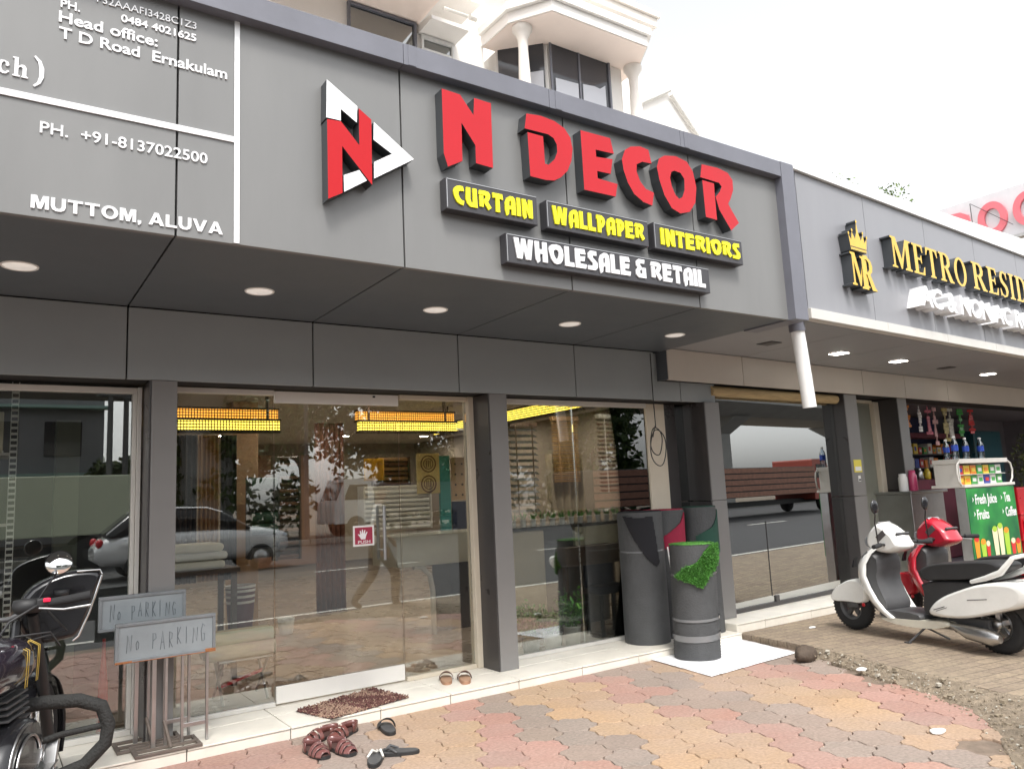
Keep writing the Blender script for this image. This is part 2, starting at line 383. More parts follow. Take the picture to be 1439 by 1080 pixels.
l_.new(br.outputs['Fac'], bp.inputs['Height']); bp.invert = True; l_.new(bp.outputs[0], b_.inputs['Normal'])
up.build('raised_paving', bm_, local=True, kind='structure')

# rubble and grit along the broken edge between the two pavings
rb = MB(); rngs = random.Random(11)
NX, NY = 46, 60
def strip(u, v):
    y = 1.36 + v*2.95
    xr = 5.80 + (y-4.3)*0.262 - max(0, 2.4-y)*0.35; xl = xr - (0.06 + max(0, 4.2-y)*0.16 + max(0, 2.7-y)**1.5*0.75)
    x = xl + (xr-xl)*u
    z = 0.002 + 0.055*u**1.2 + 0.012*(noise.noise(Vector((x*7, y*7, 0)))) + 0.006*noise.noise(Vector((x*30, y*30, 3)))
    if u in (0.0,): z = -0.02
    return (x, y, max(z, -0.02))
vs = [strip(i/NX, j/NY) for j in range(NY+1) for i in range(NX+1)]
rb.add(vs, [(j*(NX+1)+i, j*(NX+1)+i+1, (j+1)*(NX+1)+i+1, (j+1)*(NX+1)+i) for j in range(NY) for i in range(NX)], 0, True)
for k in range(1500):
    u, v = rngs.uniform(-0.05, 1.0), rngs.random()**1.3
    x, y, z = strip(max(0.01, u), v); x += rngs.gauss(0, 0.05) - (0.15*rngs.random() if rngs.random() < 0.2 else 0); s_ = rngs.uniform(0.002, 0.0075)*(2.2 if rngs.random() < 0.07 else 1)
    mt = Matrix.Rotation(rngs.uniform(0, 6), 3, 'Z') @ Matrix.Rotation(rngs.uniform(-.5, .5), 3, 'X')
    rb.obox((x, y, max(z, 0)+s_*0.3), (s_*2, s_*1.5, s_*1.2), mt, 1 if rngs.random() < 0.78 else 2)
rb.build('gravel', [mat('grit and earth', (0.225, 0.18, 0.13), 0.95, var=0.35, vscale=18, bump=0.6, bscale=80), mat('pebble', (0.26, 0.215, 0.155), 0.9, var=0.3, vscale=30), mat('pale pebble', (0.42, 0.39, 0.33), 0.9)], local=True, kind='stuff')
# ================================================================== THE DECOR SHOP
shop = thing('shop_building', 'grey panelled single storey shop with a deep canopy, glass front and open interior', 'shop', (2.5, 5.6, 0))
JX = [-3.3, -1.7, -0.5, 0.70, 1.905, 3.107, 4.303, 5.36]
FY, BY, SZ, BZ = 3.81, 5.31, 2.729, 2.262
b = MB()
for a, c in zip(JX, JX[1:]): b.box(a+.005, c-.005, FY, FY+.035, SZ-.006, 3.97)
b.box(JX[0], 5.36, FY+.037, FY+.075, SZ+.004, 3.95, mi=1)
b.build('fascia', [M['acp'], M['joint']], shop, bevel=0.002)
b = MB()
cx_ = [-3.3, -0.35, 1.90, 2.95, 4.16, 5.33]
for a, c in zip(cx_, cx_[1:]): b.box(a+.0015, c-.0015, 3.74, 4.25, 3.915, 4.046)
b.box(5.332, 5.50, 3.738, 4.26, SZ-.012, 4.048)
for a in (1.93, 3.0, 4.2): b.box(a, a+.05, 3.736, 3.74, 3.917, 4.044)
b.build('coping', M['acp_coping'], shop, bevel=0.004)
b = MB()
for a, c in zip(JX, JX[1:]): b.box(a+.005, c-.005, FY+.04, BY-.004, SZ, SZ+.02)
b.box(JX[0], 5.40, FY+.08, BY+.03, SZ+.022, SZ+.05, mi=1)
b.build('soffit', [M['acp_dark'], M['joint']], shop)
b = MB()
for a, c in zip(JX, JX[1:-1] + [5.28]): b.box(a+.005, c-.005, BY, BY+.03, BZ, SZ-.006)
b.box(5.29, 5.66, BY+.05, BY+.08, BZ, SZ-.006); b.box(5.67, 6.16, BY+.05, BY+.08, BZ, SZ-.006)
b.box(JX[0], 5.27, BY+.032, 5.66, BZ+.006, SZ+.02, mi=1); b.box(5.27, 6.14, BY+.084, 5.66, BZ+.006, SZ+.02, mi=1)
b.build('beam', [M['acp_beam'], M['joint']], shop, bevel=0.002)
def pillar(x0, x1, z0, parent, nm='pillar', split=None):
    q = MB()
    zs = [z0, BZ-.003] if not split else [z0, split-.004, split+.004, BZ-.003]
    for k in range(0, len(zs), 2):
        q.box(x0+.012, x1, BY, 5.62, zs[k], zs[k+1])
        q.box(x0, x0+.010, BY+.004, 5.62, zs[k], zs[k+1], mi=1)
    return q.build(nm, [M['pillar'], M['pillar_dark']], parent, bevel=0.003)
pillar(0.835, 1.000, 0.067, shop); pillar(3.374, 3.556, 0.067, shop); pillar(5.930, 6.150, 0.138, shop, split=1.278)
b = MB()
xs = [-3.3, -2.6, -2.0, -1.4, -.8, -.2, .41, 1.02, 1.628, 2.234, 2.765, 3.349, 3.956, 4.56, 5.16, 5.855]
for a, c in zip(xs, xs[1:]):
    b.box(a+.003, c-.003, 5.012, 5.024, -.03, .0525)
    b.box(a+.003, c-.003, 5.006, 5.36, .0555, .067); b.box(a+.003, c-.003, 5.366, 5.76, .055, .067)
b.box(-3.3, 5.85, 5.02, 5.76, -.05, .0545, mi=1)
b.build('step', [M['tile'], M['grout']], shop, bevel=0.003)
GY = 5.600
def window(x0, x1, z0, z1, parent, name='window', gm='glass', frame=None, fm='white_alu'):
    p = bx(x0, x1, GY, GY+.008, z0, z1).build(name, M[gm], parent)
    if frame:
        for q in frame: bx(*q).build('frame', M[fm], p, bevel=0.003)
    return p
window(-3.2, .775, .105, 2.205, shop, frame=[(-3.2,.80,GY-.03,GY+.04,2.207,2.245),(.777,.800,GY-.035,GY+.045,.105,2.205),(.802,.828,GY-.05,GY+.05,.07,2.245),(-3.2,.80,GY-.035,GY+.045,.068,.103)])
window(1.0, 1.706, .100, 2.222, shop, frame=[(1.0,1.706,GY-.03,GY+.04,2.224,2.262),(1.0,1.706,GY-.03,GY+.04,.068,.098)])
dr = bx(1.716, 2.698, GY, GY+.010, .195, 2.17).build('door', M['glass'], shop)
b = MB(); b.box(1.716, 2.698, GY-.012, GY+.022, .078, .193)
enamel = mat('white enamel rail', (0.74, 0.72, 0.68), 0.35, var=0.03)
b.build('door_rail', enamel, dr, bevel=0.003)
b = MB(); b.box(1.716, 2.700, GY-.014, GY+.024, 2.172, 2.258); b.build('door_header', enamel, shop, bevel=0.003)
b = MB(); b.box(2.48, 2.50, GY-.018, GY-.0145, 2.232, 2.246); b.build('header_lock', M['blk_mat'], shop)
b = MB()
for yy in (GY-.055, GY+.065):
    b.tube([(2.535, yy, .985), (2.535, yy, 1.395)], .0125, 12)
    for zz in (1.06, 1.32): b.cyl((2.535, yy, zz), (2.535, GY-.0005 if yy < GY else GY+.0105, zz), .008, seg=10)
b.build('handle', M['steel'], dr)
b = MB(); b.box(2.302, 2.472, GY-.003, GY-.0005, 1.10, 1.253, mi=0); b.box(2.316, 2.458, GY-.0045, GY-.0032, 1.114, 1.239, mi=1)
hand = [(2.365,1.150),(2.352,1.172),(2.338,1.187),(2.343,1.192),(2.358,1.184),(2.355,1.215),(2.362,1.216),(2.369,1.190),(2.373,1.223),(2.381,1.223),(2.382,1.190),(2.393,1.220),(2.400,1.217),(2.395,1.186),(2.412,1.207),(2.417,1.202),(2.404,1.172),(2.399,1.150)]
outline(b, [hand], GY-.0058, .001, 2, 2)
text_into(b, 'PUSH', 2.340, 2.438, 1.120, .022, GY-.0058, .001, 2, bold=.01)
b.build('push_sticker', [M['white'], mat('maroon sticker', (0.36, 0.03, 0.07), 0.4), M['white_acr']], dr)
window(2.708, 3.325, .100, 2.222, shop, frame=[(2.708,3.325,GY-.03,GY+.04,2.224,2.262),(2.708,3.325,GY-.03,GY+.04,.068,.098),(3.327,3.405,GY-.05,GY+.05,.068,2.262)], fm='cream')
b = window(3.45, 4.470, .100, 2.215, shop, frame=[(3.45,5.385,GY-.03,GY+.04,2.217,2.262),(3.45,5.385,GY-.03,GY+.04,.068,.098),(3.43,3.448,GY-.03,GY+.04,.098,2.217)])
window(4.476, 5.385, .100, 2.215, shop)
bx(5.388, 5.640, GY-.02, GY+.10, .068, 2.262).build('jamb', M['cream'], shop, bevel=0.004)
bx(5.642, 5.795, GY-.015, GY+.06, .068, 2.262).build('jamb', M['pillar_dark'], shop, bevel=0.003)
window(5.797, 5.975, .07, 2.262, shop, gm='glass_dark')

# interior shell
floor_m = mat('polished brown floor tile', (0.36, 0.29, 0.23), 0.28, var=0.08, vscale=1.2)
wall_m = mat('taupe interior wall', (0.30, 0.25, 0.20), 0.75, var=0.06, vscale=1)
bx(-4, 7.6, 5.765, 15, 0.0, .066).build('interior_floor', floor_m, shop)
bx(-4, 7.6, 5.67, 15, 2.62, 2.70).build('ceiling', mat('interior ceiling board', (0.50, 0.46, 0.40), 0.8, var=0.03), shop)
b = MB(); b.box(-4, 7.6, 15, 15.1, 0, 2.7); b.box(-4.1, -4, 5.7, 15, 0, 2.7); b.box(7.6, 7.7, 6.45, 15, 0, 2.7); b.box(6.05, 7.7, 6.38, 6.44, 0, 2.7); b.box(6.0, 6.05, 5.67, 6.38, 0, 2.7)
b.build('wall', wall_m, shop)
bx(-3.3, 13.5, 4.3, 15, 2.835, 2.92).build('roof', mat('whitened bounce roof', (0.72,0.70,0.67), 0.9, var=0.08), shop)  # unseen roof, whitened and widened to bounce light up under the house

# recessed canopy lights
dl = None
for k, x in enumerate((.098, 1.334, 2.547, 3.737, 4.892)):
    lab = ['round white canopy light nearest the address panel, leftmost of the five', 'round white canopy light above the left display window', 'round white canopy light above the glass door', 'round white canopy light above the right display window', 'round white canopy light next to the neighbouring canopy, rightmost of the five'][k]
    if dl is None:
        dl = thing('canopy_light', lab, 'ceiling light', (x, 4.64, SZ), group='round lights in the canopy soffit')
        b = MB(); b.lathe([(.0, -.004), (.074, -.004), (.078, .0)], seg=32); b.build('lens', emit('frosted lens', (0.86, 0.83, 0.78), 0.16), dl, local=True)  # slight glow added to whiten the lens discs
        b = MB(); b.lathe([(.078, -.0005), (.080, -.006), (.086, -.006), (.088, -.0005)], seg=32, cap=False); b.build('rim', M['white'], dl, local=True)
    else:
        c = copy_thing(dl, lab); c.location = (x, 4.64, SZ)

# ================================================================== THE NEIGHBOURING SHOP (metro), turned 3.5 degrees
metro = thing('neighbour_building', 'pale grey panelled shop front with gold lettering, canopy, dark glass and open stall', 'shop', (5.6, 3.815, 0), R(3.5))
fj = [.02, 1.13, 2.33, 3.52, 4.72, 5.92, 7.12, 13]
b = MB()
for a, c in zip(fj, fj[1:]): b.box(a+.003, c-.003, 0, .03, 2.845, 4.05)
b.box(.02, 13, .032, .07, 2.84, 4.04, mi=1)
b.build('fascia', [M['metro'], M['joint']], metro, local=True)
b = MB()
for a, c in zip([.0, 1.28, 2.505, 3.70, 4.9, 6.1, 13], [1.28, 2.505, 3.70, 4.9, 6.1, 13]): b.box(a+.002, c-.002, -.035, .06, 2.755, 2.843)
b.build('canopy_edge', M['white_alu'], metro, local=True, bevel=0.003)
b = MB(); b.prism([(-.05,4.052),(13,4.052),(13,4.40),(6.0,4.31),(.0,4.10)], -.03, .5, 'xz')
b.build('coping', M['white'], metro, local=True)
b = MB()
for a, c in zip([-.18, 1.04, 2.22, 3.47, 4.55, 5.80, 13], [1.04, 2.22, 3.47, 4.55, 5.80, 13]):
    b.box(a+.004, c-.004, .075, 1.45, 2.757, 2.775)
b.box(-.18, 13, .08, 1.6, 2.779, 2.83, mi=1)
b.build('soffit', [M['metro_soffit'], M['joint']], metro, local=True)
b = MB()
for a, c in zip([-.14, 1.04, 2.22, 3.47, 4.55, 5.80, 13], [1.04, 2.22, 3.47, 4.55, 5.80, 13]):
    b.box(a+.005, c-.005, 1.42, 1.45, 2.448, 2.752)
b.box(-.13, 13, 1.452, 1.80, 2.452, 2.77, mi=1); b.box(-.147, -.137, 1.425, 1.6, 2.45, 2.75, mi=2)
b.build('beam', [M['metro_beam'], M['joint'], M['acp_dark']], metro, local=True, bevel=0.002)
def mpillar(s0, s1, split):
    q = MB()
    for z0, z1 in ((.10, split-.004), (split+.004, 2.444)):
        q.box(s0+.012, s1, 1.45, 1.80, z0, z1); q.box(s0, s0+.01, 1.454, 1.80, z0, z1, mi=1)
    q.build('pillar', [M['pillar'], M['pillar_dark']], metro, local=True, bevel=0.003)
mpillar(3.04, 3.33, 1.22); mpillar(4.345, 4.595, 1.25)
p = bx(.56, 3.035, 1.60, 1.608, .18, 2.45).build('window', M['glass_film'], metro, local=True)
b = MB(); b.box(.56, 3.035, 1.58, 1.63, .137, .178); b.box(1.50, 1.56, 1.585, 1.598, .178, .24); b.box(1.45, 1.453, 1.594, 1.599, .24, 1.02)
b.build('frame', M['pillar_dark'], p, local=True)
b = MB(); b.tube([(.60, 1.53, 2.385), (2.98, 1.53, 2.385)], .055, 14); b.build('rolled_blind', mat('bamboo blind', (0.42, 0.31, 0.16), 0.7, var=0.25, vscale=14, stretch=(.4, 6, 6)), metro, local=True)
b = MB(); b.box(3.335, 4.215, 1.76, 1.79, .125, 2.40)
b.build('door', mat('grey green door', (0.20, 0.205, 0.17), 0.4, var=0.06), metro, local=True)
b = MB(); b.box(4.218, 4.342, 1.70, 1.82, .125, 2.42); b.box(3.335, 4.215, 1.72, 1.80, 2.403, 2.44)
b.build('door_frame', M['cream'], metro, local=True, bevel=0.003)
b = MB()
b.box(.5, 3.04, 1.72, 1.76, .1, 2.44)
b.build('room_screen', mat('grey green screen', (0.33, 0.345, 0.30), 0.7, var=0.1), metro, local=True)
b = MB(); b.box(1.35, 2.35, 1.65, 1.70, .18, 1.00); b.build('dark_reflection', mat('painted dark reflection', (0.035, 0.035, 0.038), 0.4), metro, local=True)  # dark box behind the glass imitates a dark reflection in it
b = MB(); b.box(4.60, 13, 3.40, 3.45, 0, 2.8); b.box(4.56, 4.60, 1.80, 3.45, 0, 2.8); b.box(4.56, 13, 1.6, 3.45, 2.50, 2.55); b.box(4.56, 13, 1.8, 3.4, .0, .12); b.box(13, 13.05, .2, 3.45, 0, 2.8)
b.build('stall_interior', mat('dim stall wall', (0.16, 0.15, 0.17), 0.7, var=0.15), metro, local=True)
sx = [5.862, 6.27, 6.99, 7.71, 8.43, 9.15, 9.87, 10.6]
b = MB()
for a, c in zip(sx, sx[1:]):
    b.box(a+.003, c-.003, 5.070, 5.082, -.02, .121); b.box(a+.003, c-.003, 5.064, 5.42, .1245, .136); b.box(a+.003, c-.003, 5.426, 6.1, .124, .136)
b.box(5.872, 10.6, 5.079, 6.1, -.05, .1235, mi=1); b.box(5.858, 5.870, 5.07, 5.70, -.02, .1345)
b.build('step', [M['tile'], M['grout']], metro, bevel=0.003, local=False)
ob = [c for c in metro.children if c.name.startswith('step')][0]
ob.matrix_parent_inverse = Matrix.Translation(metro.location) @ Matrix.Identity(4); ob.matrix_parent_inverse = (Matrix.Translation(Vector((5.6,3.815,0))) @ Matrix.Rotation(R(3.5), 4, 'Z')).inverted() @ Matrix.Translation(Vector((5.6,3.815,0)))
lit = emit('lit square lamp', (1.0, 0.95, 0.86), 8); unlit = M['dkgrey']
for k, (x, y, on) in enumerate(((6.206,4.674,0),(7.481,4.767,1),(8.753,4.838,1),(10.013,4.929,0),(11.326,5.033,1))):
    lab = ['dark square canopy light beside the drain pipe', 'lit square canopy light nearest the drain pipe', 'lit square canopy light in the middle of the neighbouring canopy', 'unlit square canopy light between two lit ones over the stall', 'lit square canopy light farthest right over the juice stall'][k]
    t = thing('square_light', lab, 'ceiling light', (x, y, 2.757), R(3.5), 'square lights in the neighbouring canopy')
    b = MB(); b.box(-.085, .085, -.085, .085, -.006, -.001); b.build('frame', M['white_alu'] if on else M['dkgrey'], t, local=True)
    b = MB(); b.box(-.075, .075, -.075, .075, -.009, -.0065); b.build('lens', lit if on else unlit, t, local=True)

# drain pipe stub coming through the canopy joint
t = thing('drain_pipe', 'white plastic drain pipe stub hanging below the canopy joint', 'pipe', (5.63, 3.93, 2.0))
b = MB()
b.tube([(5.60,3.93,2.75),(5.635,3.93,2.40),(5.668,3.93,2.03)], .056, 24, cap=False); b.tube([(5.668,3.93,2.03),(5.60,3.93,2.75)], .050, 24, cap=False)
b.build('pipe', M['white'], t)
b = MB(); b.tube([(5.598,3.93,2.76),(5.605,3.93,2.67)], .066, 24); b.build('collar', M['acp_coping'], t)

# ================================================================== THE HOUSE ABOVE
house = thing('house', 'cream two storey house with a bay window, columns and peach ceilings rising behind the canopy', 'house', (2, 8, 2.9))
b = MB(); b.box(-6, 4.24, 6.46, 12, 2.92, 6.2); b.box(-6, 4.24, 6.47, 12, 6.70, 9.5); b.box(4.24, 7.2, 7.1, 12, 2.92, 9.5)
b.build('wall', M['stucco_w'], house)
b = MB(); b.box(-6, 3.455, 5.0, 6.8, 6.2, 6.70)
b.build('balcony_slab', [M['peach']], house)
p = bx(2.714, 3.392, 6.448, 6.456, 4.8, 6.165).build('window', M['glass_dark'], house)
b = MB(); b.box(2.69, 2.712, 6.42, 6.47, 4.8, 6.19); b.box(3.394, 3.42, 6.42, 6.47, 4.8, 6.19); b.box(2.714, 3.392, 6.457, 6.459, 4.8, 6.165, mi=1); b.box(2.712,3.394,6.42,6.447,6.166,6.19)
b.build('frame', [M['acp_coping'], mat('painted dark room', (0.05,0.05,0.06), 0.6)], p)  # dark sheet close behind the pane stands in for the unlit room
p = bx(3.50, 3.825, 6.448, 6.456, 5.4, 6.05).build('window', M['glass_dark'], house)
b = MB(); b.box(3.475, 3.498, 6.42, 6.47, 5.4, 6.09); b.box(3.827, 3.85, 6.42, 6.47, 5.4, 6.09); b.box(3.5, 3.825, 6.42, 6.447, 6.052, 6.09); b.box(3.5, 3.825, 6.43, 6.446, 5.93, 5.95); b.box(3.5, 3.825, 6.43, 6.446, 5.86, 5.875)
b.build('frame', M['white'], p)
b = MB(); b.prism([(6.16,6.10),(6.47,6.10),(6.47,6.20),(6.16,6.14)], 3.45, 3.88, 'yz'); b.build('window_hood', M['stucco_w'], house)
b = MB(); b.tube([(3.74,6.42,6.46),(4.03,6.42,6.46)], .018, 10); b.tube([(4.06,6.42,6.465),(4.14,6.42,6.465)], .032, 10); b.build('wall_pipe', M['white_alu'], house)
b = MB(); b.prism([(4.40,6.47),(4.80,6.075),(5.66,6.065),(5.85,6.065),(6.10,6.47),(6.10,7.2),(4.40,7.2)], 2.92, 6.198, 'xy'); b.build('bay', M['stucco_w'], house)
dark = mat('dark bay glass', (0.045, 0.047, 0.055), 0.08, spec=0.6)
p = MB(); p.box(4.82, 5.63, 6.040, 6.06, 5.0, 6.19); p.build('window', dark, house); p = [c for c in house.children][-1]
b = MB(); b.box(5.19, 5.215, 6.03, 6.039, 5.0, 6.19); b.box(4.80, 4.825, 6.028, 6.039, 5.0, 6.19); b.box(5.62, 5.645, 6.02, 6.06, 5.0, 6.19)
b.build('frame', M['acp_coping'], p)
pale = mat('painted sky reflection', (0.55, 0.56, 0.60), 0.15)  # pale colour stands in for sky reflected in the lower panes
b = MB(); b.prism([(4.855,5.0),(5.165,5.0),(5.17,5.815),(4.86,5.80)], 6.028, 6.037, 'xz'); b.prism([(5.235,5.0),(5.555,5.0),(5.562,5.90),(5.48,5.84),(5.40,5.85),(5.235,5.83)], 6.028, 6.037, 'xz'); b.build('pane', pale, p)
mt = Matrix.Rotation(math.atan2(-.395, .40), 3, 'Z')
p = MB(); p.obox((4.585, 6.262, 5.6), (.50, .02, 1.19), mt); p = p.build('window', dark, house)
b = MB(); b.obox((4.69, 6.145, 5.44), (.16, .012, .88), mt); b.obox((4.50, 6.335, 5.25), (.20, .012, .92), mt); b.build('pane', pale, p)
b = MB(); cp = [(4.219,6.47),(4.235,5.975),(4.501,5.575),(5.806,5.570),(6.05,5.99),(6.05,6.47)]
b.prism(cp, 6.2, 6.315, 'xy', 1); b.prism([(x*1.0+(x-5.13)*.04, y-(.04 if y<6.4 else 0)) for x, y in cp], 6.318, 6.40, 'xy', 1)
b.prism([(5.13+(x-5.13)*.985, y+.012*(y<6.4)-.004*(y>6.4)) for x, y in cp], 6.192, 6.1985, 'xy', 0)
b.build('bay_canopy', [M['peach'], M['stucco_w']], house)
for x in (4.40, 5.935):
    b = MB(); b.lathe([(.062,3.0),(.062,5.6),(.050,5.95),(.055,6.06),(.075,6.10),(.085,6.13),(.105,6.15),(.105,6.19)], (x, 5.96, 0), 20); b.build('column', M['stucco'], house)
b = MB(); b.box(3.4, 7.30, 6.80, 12, 7.6, 7.72); b.box(3.4, 7.33, 6.76, 12, 7.724, 7.80); b.build('roof_slab', M['stucco'], house)
b = MB(); b.prism([(6.11,2.92),(6.11,7.55),(7.2,7.65),(8.74,7.80),(9.31,7.07),(12.4,2.92)], 8.0, 9.2, 'xz'); b.build('stair_wall', M['stucco_w'], house)
b = MB(); b.tube([(6.2,7.95,6.05),(6.6,7.95,6.4),(8.70,7.95,7.62)], .03, 8); b.tube([(8.72,7.95,7.55),(9.30,7.95,6.95),(10.4,7.95,5.5)], .035, 8); b.build('rain_pipe', M['white_alu'], house)

# far roof sign, seen over the neighbouring coping
rs = thing('roof_sign', 'faded roof hoarding with big pink letters ROO standing behind the neighbouring coping', 'sign', (16.1, 6.6, 4.4))
b = MB(); b.box(16.05, 16.12, 4.4, 7.95, 5.86, 6.80); b.build('panel', mat('sun bleached panel', (0.62,0.61,0.63), 0.6, var=0.06), rs)
b = MB(); b.box(15.98, 16.16, 4.4, 6.67, 5.79, 5.85)
for yy in (6.4, 5.6, 4.8): b.cyl((16.08, yy, 4.4), (16.08, yy, 5.79), .03)
b.build('support', M['steel'], rs)
pink = mat('faded pink letter', (0.72, 0.17, 0.20), 0.5, var=0.05)
def ringp(cy, cz, ry, rz, n=28): return [(cy + ry*math.cos(2*math.pi*k/n), cz + rz*math.sin(2*math.pi*k/n)) for k in range(n)]
def side_letter(polys):
    q = MB(); outline(q, polys, 0, .06, 0, 0)
    q.v = [Vector((15.985 + v.y, -v.x, v.z)) for v in q.v]
    q.build('letter', pink, rs)
side_letter([[(-7.50,5.95),(-7.50,6.62),(-7.22,6.60),(-7.08,6.50),(-7.06,6.36),(-7.16,6.25),(-7.22,6.23),(-7.04,5.95),(-7.2,5.95),(-7.34,6.2),(-7.36,6.2),(-7.36,5.95)], [(-7.36,6.32),(-7.24,6.32),(-7.19,6.38),(-7.22,6.46),(-7.36,6.48)]])
for cy in (-6.655, -6.02): side_letter([ringp(cy, 6.29, .265, .335), ringp(cy, 6.29, .145, .20)])
b = MB(); b.tube([(15.95,7.0,6.70),(15.95,7.0,5.7)], .008, 6); b.tube([(15.97,7.0,6.70),(15.97,6.3,6.05)], .006, 6); b.build('cable', M['blk_mat'], rs)
# ================================================================== SIGNS ON THE FASCIA
LT = {'N': [[(2.137, 3.82), (2.261, 3.815), (2.351, 3.706), (2.36, 3.819), (2.481, 3.816), (2.475, 3.395), (2.354, 3.401), (2.355, 3.515), (2.264, 3.636), (2.26, 3.395), (2.16, 3.339), (2.135, 3.416)]], 'D': [[(2.747, 3.815), (2.859, 3.828), (2.972, 3.818), (3.05, 3.788), (3.096, 3.734), (3.109, 3.657), (3.093, 3.571), (3.056, 3.496), (2.999, 3.44), (2.943, 3.407), (2.873, 3.397), (2.753, 3.399), (2.748, 3.691), (2.871, 3.69), (2.874, 3.507), (2.902, 3.504), (2.954, 3.553), (2.979, 3.607), (2.979, 3.659), (2.955, 3.698), (2.912, 3.714), (2.728, 3.711)]], 'E': [[(3.187, 3.807), (3.448, 3.81), (3.472, 3.703), (3.309, 3.697), (3.311, 3.646), (3.457, 3.66), (3.431, 3.55), (3.311, 3.546), (3.311, 3.494), (3.487, 3.488), (3.462, 3.394), (3.188, 3.392)]], 'C': [[(3.578, 3.754), (3.634, 3.791), (3.724, 3.813), (3.806, 3.804), (3.827, 3.706), (3.736, 3.701), (3.681, 3.671), (3.675, 3.615), (3.704, 3.548), (3.753, 3.503), (3.829, 3.49), (3.803, 3.39), (3.719, 3.402), (3.636, 3.445), (3.585, 3.516), (3.553, 3.6), (3.543, 3.678)]], 'O': [[(3.905, 3.76), (3.964, 3.796), (4.079, 3.816), (4.193, 3.797), (4.25, 3.732), (4.273, 3.611), (4.249, 3.492), (4.181, 3.409), (4.082, 3.38), (3.997, 3.405), (3.932, 3.491), (3.894, 3.595), (3.877, 3.693)], [(4.021, 3.683), (4.054, 3.7), (4.117, 3.695), (4.151, 3.654), (4.144, 3.568), (4.115, 3.51), (4.082, 3.49), (4.046, 3.512), (4.015, 3.572), (4.003, 3.635)]], 'R': [[(4.352, 3.811), (4.53, 3.818), (4.64, 3.801), (4.69, 3.751), (4.687, 3.67), (4.648, 3.593), (4.614, 3.547), (4.72, 3.412), (4.622, 3.337), (4.508, 3.48), (4.477, 3.576), (4.532, 3.631), (4.557, 3.675), (4.529, 3.699), (4.326, 3.704)], [(4.344, 3.685), (4.472, 3.683), (4.47, 3.575), (4.471, 3.395), (4.35, 3.399)]], 'lw1': [[(1.429, 3.682), (1.602, 3.571), (1.597, 3.475), (1.506, 3.532), (1.505, 3.465), (1.424, 3.464)]], 'lr': [[(1.427, 3.454), (1.505, 3.459), (1.608, 3.346), (1.609, 3.56), (1.682, 3.512), (1.678, 3.133), (1.509, 3.32), (1.507, 3.056), (1.427, 3.009)]], 'lw2': [[(1.697, 3.504), (1.939, 3.338), (1.691, 3.173), (1.693, 3.269), (1.803, 3.34), (1.693, 3.399)]], 'lw3': [[(1.516, 3.158), (1.606, 3.205), (1.649, 3.154), (1.517, 3.065)]]}
s = thing('name_sign', 'large glossy red channel letters reading N DECOR across the canopy front', 'sign', (3.4, 3.81, 3.34))
for k in 'NDECOR':
    b = MB(); outline(b, LT[k], 3.725, .083, 0, 1); b.build('letter', [M['red_acr'], M['return']], s, bevel=0.0)
s = thing('logo_sign', 'triangular logo with red N over a white arrowhead, left of the red letters', 'sign', (1.68, 3.81, 3.0))
b = MB()
for k in ('lw1', 'lw2', 'lw3'): outline(b, LT[k], 3.725, .083, 0, 1)
b.build('arrowhead', [M['white_acr'], M['return']], s)
b = MB(); outline(b, LT['lr'], 3.722, .086, 0, 1); b.build('letter', [mat('logo red acrylic', (0.48, 0.003, 0.008), 0.3, spec=0.3), M['return']], s)

def norm(p):
    xs = [x for q in p for x, z in q]; zs = [z for q in p for x, z in q]
    h = max(zs)-min(zs); return [[((x-min(xs))/h, (z-min(zs))/h) for x, z in q] for q in p]
GL = {'I': [[(0,0),(.26,0),(.24,1),(0,1)]],
 'L': [[(0,0),(.58,0),(.58,.22),(.27,.22),(.27,1),(0,1)]],
 'T': [[(.2,0),(.47,0),(.45,.74),(.70,.70),(.66,1),(0,1),(.02,.72),(.21,.76)]],
 'W': [[(0,1),(.28,1),(.36,.42),(.46,1),(.68,1),(.78,.42),(.88,1),(1.14,1),(.98,0),(.68,0),(.57,.48),(.46,0),(.17,0)]],
 'U': [[(0,.4),(.05,1),(.31,1),(.29,.42),(.34,.25),(.46,.25),(.46,1),(.72,1),(.74,0),(.28,.0),(.09,.14)]],
 'A': [[(.10,-.10),(.26,.0),(.30,.28),(.46,.28),(.46,0),(.74,0),(.74,.70),(.70,.90),(.58,1),(.38,1),(.16,.88),(.03,.6),(.02,.2)], [(.30,.46),(.46,.46),(.46,.70),(.40,.76),(.32,.70)]],
 'P': [[(0,.76),(.02,1),(.42,1),(.62,.88),(.68,.64),(.56,.40),(.35,.24),(.34,0),(.08,0),(.06,.74)], [(.33,.47),(.41,.56),(.42,.70),(.33,.77)]],
 'H': [[(0,1),(.27,1),(.27,.62),(.48,.62),(.48,1),(.75,1),(.77,0),(.48,0),(.48,.4),(.29,.4),(.29,.02),(.14,-.08),(.04,.1)]],
 'S': [[(.60,1),(.2,1),(.04,.86),(.04,.62),(.34,.36),(.34,.22),(0,.22),(0,0),(.48,0),(.64,.14),(.64,.4),(.34,.66),(.34,.77),(.60,.77)]],
 '&': [[(.66,1),(.22,1),(.04,.86),(.04,.64),(.13,.53),(0,.38),(0,.15),(.16,0),(.72,0),(.72,.56),(.47,.56),(.47,.22),(.29,.22),(.27,.37),(.40,.43),(.40,.61),(.31,.68),(.32,.78),(.62,.78)]]}
for k in 'ECORN': GL[k] = norm(LT[k])
GL['N'] = [[(0,1),(.26,1),(.46,.52),(.46,1),(.74,1),(.74,0),(.48,0),(.28,.46),(.28,.0),(.12,-.10),(.03,.08)]]
